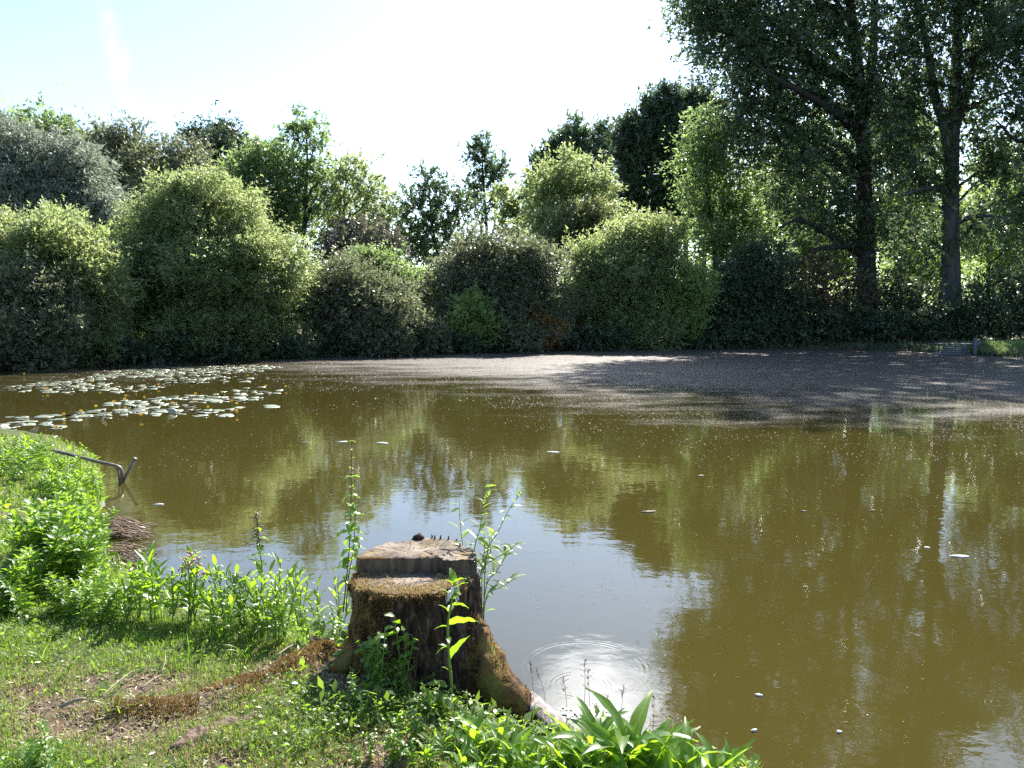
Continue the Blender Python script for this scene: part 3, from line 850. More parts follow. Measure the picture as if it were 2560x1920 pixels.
tree('broadleaf_tree', 'sunlit green tree standing in front of the dark poplars', 'tree', 55.0,
     [(1760, 340, 55, 50), (1745, 430, 60, 65), (1810, 400, 70, 70), (1760, 530, 65, 70), (1840, 500, 70, 70), (1800, 620, 90, 60), (1880, 600, 70, 70)], 'green', seed=60, trunk_r=0.3, group='trees under the great crowns', **WOOD)
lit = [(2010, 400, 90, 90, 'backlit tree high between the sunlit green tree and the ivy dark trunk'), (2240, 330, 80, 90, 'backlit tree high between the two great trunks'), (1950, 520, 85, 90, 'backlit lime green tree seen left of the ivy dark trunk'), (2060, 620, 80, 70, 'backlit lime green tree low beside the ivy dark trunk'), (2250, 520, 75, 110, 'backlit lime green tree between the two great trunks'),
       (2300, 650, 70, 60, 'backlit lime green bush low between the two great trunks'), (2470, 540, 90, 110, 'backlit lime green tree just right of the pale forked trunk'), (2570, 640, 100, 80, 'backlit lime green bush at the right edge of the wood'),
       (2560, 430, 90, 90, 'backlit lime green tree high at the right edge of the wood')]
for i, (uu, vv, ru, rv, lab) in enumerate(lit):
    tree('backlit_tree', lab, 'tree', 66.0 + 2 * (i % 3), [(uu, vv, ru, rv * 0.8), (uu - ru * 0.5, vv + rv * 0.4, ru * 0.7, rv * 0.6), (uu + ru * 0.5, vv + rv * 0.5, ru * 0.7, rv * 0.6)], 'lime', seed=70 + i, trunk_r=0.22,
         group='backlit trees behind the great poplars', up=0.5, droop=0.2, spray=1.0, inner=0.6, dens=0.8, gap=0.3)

# --- the two great trees and their neighbour beyond the frame
BIG = dict(up=0.25, droop=0.35, spray=1.25, inner=0.16, dens=0.66, gap=0.46, leaf=0.95, lumps=0.8, aspect=0.62)
tree('great_poplar', 'huge poplar with a dark ivy covered trunk and the widest crown', 'tree', 52.0,
     [(1760, 60, 70, 60), (1830, 130, 90, 75), (1790, 20, 90, 80), (1900, 40, 110, 90), (1920, 180, 90, 70), (2000, 110, 100, 90), (2090, 40, 100, 90), (2040, 240, 90, 80), (1950, 300, 80, 60), (1880, 270, 70, 50),
      (2130, 160, 80, 100), (2100, 350, 80, 80), (2210, 260, 60, 90), (2000, 400, 80, 60), (2120, 480, 70, 70), (2190, 420, 60, 80), (1850, -90, 130, 110), (2010, -80, 130, 120), (2150, -100, 120, 120),
      (2140, 600, 60, 70), (2060, 560, 70, 60), (1990, 500, 70, 60), (1900, 380, 80, 60), (1830, 300, 70, 60), (2200, 560, 50, 80), (1780, -150, 100, 90), (1930, -260, 150, 120), (2090, -280, 140, 120), (2000, -430, 130, 100)], 'poplar',
     trunk=[(2172, 800), (2166, 640), (2160, 450), (2152, 260), (2135, 80), (2110, -100), (2080, -300)], trunk_r=0.66, seed=90, group='great poplars on the right shore',
     stems=[[(2158, 300), (2180, 150), (2188, 0), (2200, -150)]],
     limbs=[[(2160, 640, 0), (2080, 590, -1), (2000, 550, -2), (1950, 570, -3)], [(2156, 330, 0), (2040, 250, -2), (1930, 190, -3), (1860, 130, -3)], [(2160, 440, 0), (2050, 380, 1), (1940, 400, 0)],
            [(2170, 610, 0), (2060, 620, -2), (2010, 630, -3)], [(2150, 200, 0), (2030, 80, 2), (1960, -40, 2)]], twigs=9, **BIG)
tree('great_poplar', 'huge poplar with a pale forked trunk near the right edge', 'tree', 49.0,
     [(2300, 60, 80, 80), (2270, 180, 70, 80), (2420, 60, 60, 90), (2460, 180, 60, 80), (2350, -60, 110, 100), (2480, -70, 110, 100), (2260, 330, 60, 70), (2440, 320, 50, 70), (2330, 250, 50, 70),
      (2290, 470, 55, 60), (2470, 440, 50, 50), (2400, -200, 150, 110), (2300, -280, 120, 100), (2450, -350, 140, 110), (2500, 60, 50, 60), (2360, 420, 40, 60), (2280, 400, 60, 60), (2320, 600, 45, 70), (2440, 560, 60, 60), (2250, 240, 60, 60), (2420, 200, 50, 80), (2490, 400, 50, 60), (2230, 100, 60, 80)], 'poplar', bark='palebark',
     trunk=[(2380, 800), (2376, 640), (2378, 480), (2384, 300), (2392, 120), (2396, -60), (2400, -260)], trunk_r=0.62, seed=91, group='great poplars on the right shore',
     stems=[[(2376, 420), (2362, 320), (2332, 220), (2318, 120), (2290, 0), (2260, -120)], [(2384, 320), (2430, 180), (2470, 60)]],
     limbs=[[(2380, 560, 0), (2440, 540, -1), (2520, 545, -2)], [(2376, 480, 0), (2320, 470, -1), (2250, 490, -2)], [(2386, 280, 0), (2440, 260, 0), (2520, 230, -1)]], twigs=9, **BIG)
tree('great_poplar', 'leafy boughs of the great tree standing beyond the right edge', 'tree', 45.0,
     [(2540, 100, 60, 50), (2600, 200, 90, 80), (2530, 290, 50, 45), (2620, 60, 90, 80), (2590, 400, 80, 70), (2680, 300, 120, 120), (2660, -60, 130, 120), (2760, 100, 140, 140), (2560, 530, 60, 60), (2650, 560, 110, 90)], 'poplar',
     trunk=[(2690, 800), (2685, 600), (2690, 300), (2700, 0), (2700, -200)], trunk_r=0.5, seed=92, group='great poplars on the right shore',
     limbs=[[(2690, 420, 0), (2600, 360, 0), (2540, 350, -1), (2490, 300, -1)], [(2690, 520, 0), (2590, 480, 0), (2520, 500, 0)]], twigs=10, **BIG)


# --- low growth at the foot of the far bank, and the wood far behind: uncountable
def fringe():
    idx = list(range(25, len(POND)))
    P = smooth_path(np.array([(*POND[i], 0.0) for i in idx]), 30)
    c = np.array([2.0, 24.0])
    n = 30000
    i = rng.integers(0, len(P), n)
    q = P[i].copy()
    out = q[:, :2] - c; out /= np.linalg.norm(out, axis=1)[:, None]
    t = rng.random(n)
    q[:, :2] += out * (t * 2.6 - 0.15)[:, None] + rng.normal(size=(n, 2)) * 0.25
    hmax = 0.45 + 0.5 * vnoise(q[:, 0] * 0.6, q[:, 1] * 0.6, 33, 3)
    hmax = np.maximum(hmax, 0.08) * np.where((q[:, 0] > 20.5) & (q[:, 1] < 43), 0.1, 1.0)
    q[:, 2] = 0.03 + rng.random(n) ** 1.2 * hmax * (0.5 + 0.5 * t)
    d = rng.normal(size=(n, 3)) * 0.6; d[:, 2] += 0.7; d /= np.linalg.norm(d, axis=1)[:, None]
    ln = rng.uniform(0.12, 0.34, n)
    V, F = leaf_cloud(q, d, ln, ln * 0.38, 3)
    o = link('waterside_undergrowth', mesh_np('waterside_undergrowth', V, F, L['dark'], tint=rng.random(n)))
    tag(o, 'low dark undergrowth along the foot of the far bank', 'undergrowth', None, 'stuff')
fringe()


def far_wood():
    n = 60000
    th = rng.uniform(R(-44), R(44), n)
    rr = rng.uniform(84, 118, n)
    x, y = rr * np.sin(th), rr * np.cos(th)
    h = 6.2 + 1.8 * vnoise(x * 0.08, y * 0.08, 55, 3) + np.where(np.abs(th - R(-0.5)) < R(4), -2.2, 0)
    h = np.where(th > R(8), h + 5.0, h)
    h = np.where(th < R(-9), h + 3.5, h)
    z = rng.random(n) * h * (1 - 0.25 * np.abs(rng.normal(size=n)))
    P = np.stack([x, y, z + 0.3], -1)
    d = rng.normal(size=(n, 3)); d[:, 2] += 0.5; d /= np.linalg.norm(d, axis=1)[:, None]
    ln = rng.uniform(0.4, 0.8, n)
    V, F = leaf_cloud(P, d, ln, ln * 0.6, 5)
    o = link('distant_woodland', mesh_np('distant_woodland', V, F, L['green'], tint=rng.random(n)))
    tag(o, 'dark woodland closing the view behind the trees', 'woodland', None, 'stuff')
far_wood()

# ------------------------------------------------------------------ landing stage
def landing_stage():
    p = AT(2392, 872, 39.2)
    root = empty('landing_stage', (p[0], p[1], 0.0), R(-8), 'low grey wooden landing stage at the water under the right-hand trees', 'landing stage')
    def box(name, c, s_, mat='plank', par=root, rot=(0, 0, 0)):
        x, y, z = np.array(s_) / 2
        V = np.array([(a * x, b * y, c_ * z) for a in (-1, 1) for b in (-1, 1) for c_ in (-1, 1)])
        F = np.array([(0, 1, 3, 2), (4, 6, 7, 5), (0, 4, 5, 1), (2, 3, 7, 6), (0, 2, 6, 4), (1, 5, 7, 3)])
        return link(name, mesh_np(name, V, F, M[mat]), par, c, rot)
    for i in range(5):                       # face boards, lapped one above the other, standing back like steps
        box('plank', (-0.25 + 0.10 * i, 0.12 * i, 0.05 + 0.095 * i), (1.75 - 0.17 * i, 0.10, 0.075))
    for i in range(7):
        box('plank', (-0.5 + 0.26 * i, 1.0, 0.53 + 0.004 * (i % 2)), (0.235, 1.1, 0.035))
    box('post', (0.80, -0.12, 0.30), (0.14, 0.14, 1.15))
    box('post_board', (0.98, -0.02, 0.58), (0.20, 0.05, 0.34))
    box('rail', (1.6, 0.3, 0.28), (1.2, 0.08, 0.06))
landing_stage()

def far_grass():
    n = 9000
    c = AT(2520, 880, 39.5)
    x = c[0] + rng.normal(size=n) * 1.6; y = c[1] + rng.normal(size=n) * 1.2
    sd_ = pond_sd(x, y)
    k = sd_ > -0.3
    x, y, sd_ = x[k], y[k], sd_[k]
    P = np.stack([x, y, 0.05 + 0.3 * sstep(sd_, 0, 1.5)], -1)
    d = rng.normal(size=(len(x), 3)) * 0.35; d[:, 2] += 1; d /= np.linalg.norm(d, axis=1)[:, None]
    ln = rng.uniform(0.15, 0.45, len(x))
    V, F = leaf_cloud(P, d, ln, ln * 0.12, 6)
    tag(link('waterside_grass', mesh_np('waterside_grass', V, F, L['green'], tint=rng.random(len(x)))), 'tall grass spilling over the bank beside the landing stage', 'grass', None, 'stuff')
far_grass()

# ------------------------------------------------------------------ lily pads
def pad_material():
    m, w = mat_new('lily_pad')
    oi = w.n('ShaderNodeObjectInfo').outputs['Random']
    at = w.n('ShaderNodeAttribute', attribute_name='tint').outputs['Fac']
    nz = w.noise(w.n('ShaderNodeTexCoord').outputs['Object'], 14.0, 4.0)
    f = w.math('ADD', w.math('MULTIPLY', w.math('ADD', oi, at), 0.6), w.math('MULTIPLY', w.math('SUBTRACT', nz, 0.5), 0.5))
    col = w.ramp(f, [(0.1, (0.12, 0.15, 0.075)), (0.55, (0.20, 0.22, 0.13)), (0.85, (0.27, 0.27, 0.16)), (0.97, (0.22, 0.15, 0.06))])
    pb = w.n('ShaderNodeBsdfPrincipled', ins={'Base Color': col, 'Roughness': 0.42, 'Specular IOR Level': 1.0, 'Coat Weight': 0.8, 'Coat Roughness': 0.35})
    w.n('ShaderNodeOutputMaterial', ins={0: pb.outputs[0]})
    return m
PADM = pad_material()


def pad_geom(seed, k=15):
    r_ = np.random.default_rng(seed)
    a = np.linspace(R(14), R(346), k)
    rr = 1 + 0.04 * r_.normal(size=k)
    ph = r_.uniform(0, 6.28)
    rim = np.stack([1.12 * rr * np.cos(a), 0.92 * rr * np.sin(a), 0.022 * np.sin(2 * a + ph) + 0.02], -1)
    mid = rim * [0.55, 0.55, 0.0] + [0, 0, 0.012]
    low = rim - [0, 0, 0.02]
    V = np.concatenate([[[0.08, 0, 0.005]], mid, rim, low])
    i = np.arange(k - 1)
    T = np.stack([np.zeros(k - 1, int), 1 + i, 2 + i], -1)
    Q = np.concatenate([np.stack([1 + i, 1 + k + i, 2 + k + i, 2 + i], -1), np.stack([1 + k + i, 1 + 2 * k + i, 2 + 2 * k + i, 2 + k + i], -1)])
    return V, T, Q


def lilies():
    bands = [([(150, 962), (240, 935), (330, 922), (520, 915), (640, 912), (720, 918), (640, 930), (500, 940), (300, 945)], 0.80, 0.30),
             ([(380, 948), (560, 938), (650, 945), (600, 958), (420, 958)], 0.6, 0.30),
             ([(0, 968), (120, 954), (260, 955), (300, 965), (250, 985), (100, 982), (0, 978)], 0.72, 0.33),
             ([(250, 968), (430, 958), (380, 976), (290, 984)], 0.6, 0.34),
             ([(540, 980), (640, 966), (730, 974), (690, 985), (600, 990)], 0.6, 0.33),
             ([(270, 1005), (400, 993), (540, 985), (660, 992), (640, 1010), (560, 1030), (420, 1042), (330, 1035), (260, 1020)], 0.72, 0.34),
             ([(0, 1040), (130, 1040), (260, 1022), (350, 1030), (260, 1052), (120, 1062), (0, 1070)], 0.68, 0.36),
             ([(-60, 1070), (110, 1058), (190, 1075), (150, 1095), (0, 1112), (-80, 1110)], 0.6, 0.40)]
    pts = []
    BL = ['pale green lily pad in the farthest broad carpet under the domed willow', 'pale green lily pad in the small patch just below the farthest carpet', 'pale green lily pad in the band reaching the left picture edge below the far bushes',
          'pale green lily pad in the thin string linking the far bands', 'pale green lily pad in the small patch nearest mid pond', 'flat round lily pad in the long middle band crossing towards mid pond', 'flat round lily pad in the band behind the nearest one at left', 'large flat lily pad in the nearest band, beside the left bank nettles']
    for (poly, fill, sz), bandlab in zip(bands, BL):
        P = np.array(poly, float)
        W = np.array([G(u, v)[:2] for u, v in poly])
        lo, hi = W.min(0), W.max(0)
        area = 0.5 * abs(np.dot(W[:, 0], np.roll(W[:, 1], 1)) - np.dot(W[:, 1], np.roll(W[:, 0], 1)))
        target = int(area * fill / (math.pi * 0.15 ** 2) * 0.95)
        got, tries = 0, 0
        while got < target and tries < target * 25:
            tries += 1
            q = lo + (hi - lo) * rng.random(2)
            ins = False
            for i in range(len(W)):
                a, b = W[i], W[(i + 1) % len(W)]
                if (a[1] > q[1]) != (b[1] > q[1]) and q[0] < (b[0] - a[0]) * (q[1] - a[1]) / (b[1] - a[1]) + a[0]:
                    ins = not ins
            if not ins or (vnoise(q[0] * 1.1, q[1] * 0.9, 77, 2) < -0.5):
                continue
            r0 = float(np.clip(0.110 * math.exp(rng.normal() * 0.28), 0.055, 0.18))
            if any((q[0] - p[0]) ** 2 + (q[1] - p[1]) ** 2 < (0.72 * (r0 + p[2])) ** 2 for p in pts[-400:]):
                continue
            pts.append((q[0], q[1], r0, bandlab)); got += 1
    for u, v in ((675, 1015), (680, 1018), (565, 1040), (500, 1040)):
        q = G(u, v); pts.append((q[0], q[1], 0.17, 'large lone lily pad floating clear of the long middle band'))
    pts.sort(key=lambda p: p[1] ** 2 + p[0] ** 2)
    print('lily pads', len(pts))
    geos = [pad_geom(s_) for s_ in range(4)]
    mes = []
    for V, T, Q in geos:
        mes.append(mesh_np('lily_pad', V, T, PADM, smooth=False, tint=np.full(len(T) + len(Q), 0.3), quads=Q))
    for i, (x, y, r0, LAB) in enumerate(pts[:300]):
        o = link('lily_pad', mes[i % 4], None, (x, y, 0.006), (rng.normal() * 0.05, rng.normal() * 0.05, rng.uniform(0, 6.28)), (r0, r0, r0))
        tag(o, LAB, 'lily pad', 'floating lily pads')
    Vs, Ts, Qs, n = [], [], [], 0
    tint = []
    for i, (x, y, r0, _l) in enumerate(pts[300:]):
        V, T, Q = geos[i % 4]
        a = rng.uniform(0, 6.28); c_, s_ = math.cos(a), math.sin(a)
        Vr = V @ np.array([[c_, s_, 0], [-s_, c_, 0], [0, 0, 1]]) * r0 + [x, y, 0.006]
        Vs.append(Vr); Ts.append(T + n); Qs.append(Q + n); n += len(V)
    if Vs:
        k = sum(len(t) for t in Ts) + sum(len(q) for q in Qs)
        o = link('distant_lily_pads', mesh_np('distant_lily_pads', np.concatenate(Vs), np.concatenate(Ts), PADM, quads=np.concatenate(Qs), tint=rng.random(k) * 0.3))
        tag(o, 'carpet of far lily pads below the left bushes', 'lily pads', None, 'stuff')
    # yellow flowers standing just above the water
    def flower_mesh():
        V, F = [], []
        for k in range(6):
            a = k / 6 * 2 * math.pi
            b0 = len(V)
            for t, r_, z in ((0, 0.008, 0.0), (0.5, 0.030, 0.012), (1, 0.026, 0.042)):
                for sgn in (-0.5, 0.5):
                    aa = a + sgn * (0.9 if t < 1 else 0.55)
                    V.append((r_ * math.cos(aa), r_ * math.sin(aa), z))
            F += [(b0, b0 + 1, b0 + 3, b0 + 2), (b0 + 2, b0 + 3, b0 + 5, b0 + 4)]
        return mesh_np('petals', np.array(V), np.array(F), M['flower'])
    fm = flower_mesh()
    T = Tubes(); T.add([(0, 0, -0.1), (0.004, 0, 0.02), (0, 0, 0.07)], 0.005, 5); sm = T.mesh('stalk', M['stem'])
    T = Tubes(); T.add([(0, 0, 0.0), (0, 0, 0.02)], [0.013, 0.010], 7); cm = T.mesh('seed_disc', M['flower'])
    for u, v in ((230, 957), (118, 975), (315, 994), (312, 1002), (361, 997), (489, 988), (353, 1042), (580, 1006), (592, 1013), (592, 1031), (715, 969), (665, 968), (240, 1020), (203, 1032), (140, 1074), (60, 937), (250, 968),
                 (396, 965), (285, 1008), (160, 1040), (430, 1012), (520, 1022), (620, 941)):
        q = G(u, v, 0.05)
        f = empty('water_lily_flower', (q[0], q[1], 0), rng.uniform(0, 6), 'small yellow water lily flower standing among the lily pads', 'flower', 'yellow water lily flowers')
        f.scale = (1.05, 1.05, 1.1)
        link('stalk', sm, f); link('petals', fm, f, (0, 0, 0.065)); link('seed_disc', cm, f, (0, 0, 0.072))
    # a few raised leaves
    for u, v in ((160, 972), (175, 974), (12, 1073), (85, 1080), (260, 1046), (430, 1030), (300, 1016)):
        q = G(u, v, 0.03)
        o = link('raised_lily_leaf', mes[0], None, (q[0], q[1], 0.05), (R(60), R(20), rng.uniform(0, 6)), (0.09, 0.07, 0.08))
        tag(o, 'young green lily leaf standing up out of the water among the pads', 'leaf', 'upright young lily leaves')
lilies()


# ------------------------------------------------------------------ floating specks and scraps
def specks():
    n = 60000
    u = rng.uniform(100, 2700, n * 3); v = 885 + 1000 * rng.random(n * 3) ** 1.9
    d = np.stack([(u - CX) / FPX, math.cos(PITCH) + (CY - v) / FPX * math.sin(PITCH), -math.sin(PITCH) + (CY - v) / FPX * math.cos(PITCH)], -1)
    t = -EYE / d[:, 2]
    x, y = d[:, 0] * t, d[:, 1] * t
    sd_ = pond_sd(x, y)
    q = scum_amount(x, y)
    p = np.where(q > -0.03, 0.8, 0.0) + 0.75 * np.exp(-np.clip(-q, 0, 9) / 0.10) * (q <= -0.03) + 0.014 + 0.07 * (x > 0.5) * np.exp(-np.clip(-q, 0, 9) / 0.35)  # pollen and fluff; dense specks in the film also imitate its glints
    p = p + 0.14 * np.exp(-((u - 470) / 220) ** 2 - ((v - 1180) / 120) ** 2)
    p = p * (0.25 + 1.3 * sstep(vnoise(x * 0.9, y * 0.6, 91, 3), -0.15, 0.5))
    p = np.where(y < 5.5, p * 0.5, p)
    k = (sd_ < -0.1) & (rng.random(len(x)) < p) & (y < 44)
    x, y = x[k], y[k]
    m_ = len(x)
    s_ = rng.uniform(0.005, 0.013, m_) * np.clip(y / 11.0, 0.5, 2.6)
    a = rng.uniform(0, 6.28, m_); asp = rng.uniform(0.35, 0.9, m_)
    ca, sa = np.cos(a), np.sin(a)
    ex = np.stack([ca * s_, sa * s_, rng.normal(size=m_) * s_ * 0.2], -1); ey = np.stack([-sa * s_ * asp, ca * s_ * asp, rng.normal(size=m_) * s_ * 0.1], -1)
    c = np.stack([x, y, np.full(m_, 0.006)], -1)
    V = np.stack([c - ex, c - ey, c + ex, c + ey], 1).reshape(-1, 3)
    m, w = mat_new('pollen_fluff_and_glints')
    at = w.n('ShaderNodeAttribute', attribute_name='tint').outputs['Fac']
    pb = w.n('ShaderNodeBsdfPrincipled', ins={'Base Color': w.ramp(at, [(0.0, (0.05, 0.04, 0.022)), (0.7, (0.13, 0.105, 0.075)), (0.99, (0.42, 0.39, 0.34))]), 'Roughness': 0.75, 'Specular IOR Level': 0.15})
    w.n('ShaderNodeOutputMaterial', ins={0: pb.outputs[0]})
    print('specks', m_)
    o = link('floating_specks', mesh_np('floating_specks', V, np.arange(4 * m_).reshape(-1, 4), m, tint=rng.random(m_)))
    tag(o, 'seed fluff and pollen on the pond, some specks standing in for glints', 'floating specks', None, 'stuff')
    # larger scraps one can pick out
    scraps = [((1620, 1280), 0.055, 1.9, 'long pale floating leaf in the open brown water', 'straw'), ((1300, 0), 0, 0, '', ''),
              ((1752, 1190), 0.05, 1.2, 'pale floating leaf scrap near the edge of the film, upper one of the open water', 'straw'),
              ((2400, 1392), 0.05, 1.6, 'white floating leaf scrap on the brown water far right', 'white_debris'),
              ((2318, 1370), 0.03, 1.2, 'small pale leaf scrap floating beside the white one', 'white_debris'),
              ((1897, 1740), 0.02, 1.0, 'small white scrap floating on the brown water near the lower right', 'white_debris'),
              ((1885, 1828), 0.018, 1.0, 'tiny whitish scrap floating low on the brown water', 'white_debris'),
              ((2098, 1832), 0.015, 1.0, 'tiny pale scrap floating lowest on the right', 'white_debris'),
              ((955, 1108), 0.06, 2.2, 'pale floating leaf beyond the tall nettle', 'white_debris'),
              ((855, 1105), 0.05, 2.0, 'white floating leaf just left of the tall nettle tip', 'white_debris'),
              ((1384, 1131), 0.05, 2.0, 'floating leaf near the ripples in mid pond', 'white_debris'),
              ((2180, 1277), 0.03, 1.5, 'small brown leaf floating on the right of the pond', 'straw'),
              ((2010, 1279), 0.025, 1.5, 'small straw coloured leaf floating right of centre', 'straw'),
              ((395, 1262), 0.028, 2.6, 'thin twig like leaf floating right of the bent pipe', 'white_debris'),
              ((760, 1107), 0.05, 2.2, 'narrow leaf floating left of the tall nettle', 'straw')]
    for (uv, r0, el, lab, mt) in scraps:
        if not lab:
            continue
        q = G(*uv)
        k = 9
        a = np.linspace(0, 2 * math.pi, k, endpoint=False)
        rr = r0 * (1 + 0.18 * rng.normal(size=k))
        top = np.stack([rr * el * np.cos(a) * 0.8, rr * 0.55 * np.sin(a), 0.004 + 0.004 * rng.random(k)], -1)
        V = np.concatenate([top, top * [1, 1, 0], [[0, 0, 0.010]]])
        i = np.arange(k); j = (i + 1) % k
        T = np.stack([i, j, np.full(k, 2 * k)], -1)
        Q = np.stack([i + k, j + k, j, i], -1)
        o = link('floating_leaf', mesh_np('floating_leaf', V, T, M[mt], quads=Q), None, (q[0], q[1], 0.003), (0, 0, rng.uniform(-0.4, 0.4)))
        tag(o, lab, 'leaf', 'scraps floating on the pond')
    # patch of small white flakes by the root
    c = G(1462, 1785)
    n = 150
    xy = rng.normal(size=(n, 2)) * [0.06, 0.022] + c[:2]
    Vs = []
    for p in xy:
        s_ = rng.uniform(0.004, 0.013); a = rng.uniform(0, 6.28)
        Vs.append([(p[0] + s_ * math.cos(a + b), p[1] + s_ * math.sin(a + b) * 0.8, 0.005 + 0.003 * rng.random()) for b in (0, 1.57, 3.14, 4.71)])
    o = link('white_flake_patch', mesh_np('white_flake_patch', np.array(Vs).reshape(-1, 3), np.arange(4 * n).reshape(-1, 4), M['white_debris']))
    tag(o, 'patch of small white flakes floating beside the root tip', 'flakes', None, 'stuff')
specks()


# ------------------------------------------------------------------ the stump
def stump():
    cx, cy_ = STUMP
    root = empty('tree_stump', (cx, cy_, 0.0), 0, 'big mossy tree stump cut in two steps at the water\'s edge', 'tree stump')
    ZT, ZL = 0.800, 0.722
    root.scale = (1.0, 1.14, 1.0)
    # ---- wood materials
    m, w = mat_new('weathered_cut_wood')
    tc = w.n('ShaderNodeTexCoord').outputs['Object']
    sep = w.n('ShaderNodeSeparateXYZ', ins={0: tc})
    warp = w.noise(tc, 5.0, 3.0)
    r2 = w.math('SQRT', w.math('ADD', w.math('POWER', w.math('ADD', sep.outputs[0], 0.03), 2.0), w.math('POWER', sep.outputs[1], 2.0)))
    rings = w.math('SINE', w.math('MULTIPLY', w.math('ADD', r2, w.math('MULTIPLY', warp, 0.03)), 420.0))
    ang = w.math('ARCTAN2', sep.outputs[1], w.math('ADD', sep.outputs[0], 0.03))
    cvec = w.n('ShaderNodeCombineXYZ', ins={0: w.math('MULTIPLY', ang, 3.2), 1: w.math('MULTIPLY', r2, 2.0), 2: warp}).outputs[0]
    crack = w.noise(cvec, 6.0, 5.0, 0.7)
    crackm = w.maprange(crack, 0.45, 0.39)
    patch = w.noise(tc, 7.0, 6.0, 0.65)
    streak = w.noise(w.n('ShaderNodeMapping', ins={'Vector': tc, 'Scale': (6.0, 60.0, 6.0)}).outputs[0], 2.0, 4.0)
    base = w.ramp(patch, [(0.36, (0.050, 0.034, 0.024)), (0.5, (0.15, 0.112, 0.082)), (0.64, (0.29, 0.235, 0.18))])
    base = w.mix(w.math('MULTIPLY', w.maprange(rings, -0.2, 1.0), 0.45), base, (0.12, 0.09, 0.07))
    base = w.mix(w.math('MULTIPLY', w.maprange(streak, 0.5, 0.7), 0.35), base, (0.31, 0.26, 0.20))
    base = w.mix(w.math('MULTIPLY', crackm, 0.85), base, (0.03, 0.022, 0.018))
    mossf = w.maprange(w.noise(tc, 11.0, 5.0, 0.6), 0.56, 0.66)
    base = w.mix(w.math('MULTIPLY', mossf, 0.5), base, (0.27, 0.19, 0.06))
    hgtn = w.math('SUBTRACT', w.math('ADD', w.math('MULTIPLY', rings, 0.10), w.math('ADD', patch, streak)), w.math('MULTIPLY', crackm, 1.4))
    bp = w.n('ShaderNodeBump', ins={'Strength': 0.9, 'Distance': 0.006, 'Height': hgtn}).outputs[0]
    pb = w.n('ShaderNodeBsdfPrincipled', ins={'Base Color': base, 'Roughness': 0.85, 'Normal': bp, 'Specular IOR Level': 0.3})
    w.n('ShaderNodeOutputMaterial', ins={0: pb.outputs[0]})
    CUT = m
    m, w = mat_new('stump_bark')
    tc = w.n('ShaderNodeTexCoord').outputs['Object']
    st = w.n('ShaderNodeMapping', ins={'Vector': tc, 'Scale': (10.0, 10.0, 3.6)}).outputs[0]
    a1 = w.noise(st, 3.0, 7.0, 0.7)
    a2 = w.noise(tc, 9.0, 5.0, 0.6)
    bc = w.ramp(a1, [(0.36, (0.008, 0.005, 0.004)), (0.52, (0.052, 0.031, 0.021)), (0.68, (0.17, 0.12, 0.088))])
    mf = w.n('ShaderNodeAttribute', attribute_name='moss').outputs['Fac']
    mcol = w.ramp(a2, [(0.35, (0.06, 0.032, 0.016)), (0.5, (0.15, 0.085, 0.03)), (0.65, (0.16, 0.14, 0.035))])
    ff = w.maprange(w.math('ADD', mf, w.math('MULTIPLY', w.math('SUBTRACT', a2, 0.5), 1.0)), 0.45, 0.65)
    bc = w.mix(ff, bc, mcol)
    bl = w.n('ShaderNodeAttribute', attribute_name='bleach').outputs['Fac']
    bf = w.maprange(w.math('ADD', bl, w.math('MULTIPLY', w.math('SUBTRACT', a1, 0.5), 0.5)), 0.5, 0.62)
    bc = w.mix(bf, bc, w.ramp(a1, [(0.35, (0.16, 0.12, 0.10)), (0.5, (0.38, 0.33, 0.30)), (0.65, (0.52, 0.48, 0.44))]))
    bp = w.n('ShaderNodeBump', ins={'Strength': 1.0, 'Distance': 0.012, 'Height': w.math('ADD', a1, w.math('MULTIPLY', a2, 0.4))}).outputs[0]
    pb = w.n('ShaderNodeBsdfPrincipled', ins={'Base Color': bc, 'Roughness': 0.9, 'Normal': bp, 'Specular IOR Level': 0.2})
    w.n('ShaderNodeOutputMaterial', ins={0: pb.outputs[0]})
    BARK = m

    K = 260
    th = np.arange(K) / K * 2 * math.pi           # 0 = +x (right), -90 deg = towards the camera
    def adiff(a, b):
        return np.abs((a - b + math.pi) % (2 * math.pi) - math.pi)
    plan = 0.285 + 0.012 * np.sin(2 * th + 0.6) + 0.008 * np.sin(5 * th + 1) + 0.006 * np.sin(9 * th) + 0.015 * np.exp(-(adiff(th, R(180)) / 0.5) ** 2)
    flut = 0.008 * np.sin(17 * th + 2 * np.sin(3 * th)) + 0.007 * np.sin(31 * th + 1.5 * np.sin(7 * th)) + 0.004 * np.sin(53 * th + 2 * np.sin(5 * th))
    def buttress(z):
        low = np.clip((ZL - z) / ZL, 0, 1)
        b = 0.17 * np.exp(-(adiff(th, R(-30)) / 0.30) ** 2) + 0.09 * np.exp(-(adiff(th, R(220)) / 0.30) ** 2) + 0.10 * np.exp(-(adiff(th, R(-95)) / 0.4) ** 2) \
            + 0.14 * np.exp(-(adiff(th, R(60)) / 0.4) ** 2) + 0.12 * np.exp(-(adiff(th, R(130)) / 0.4) ** 2)
        return b * low ** 2.4 + 0.035 * low ** 1.5
    NZ = 64
    V, moss, bleach = [], [], []
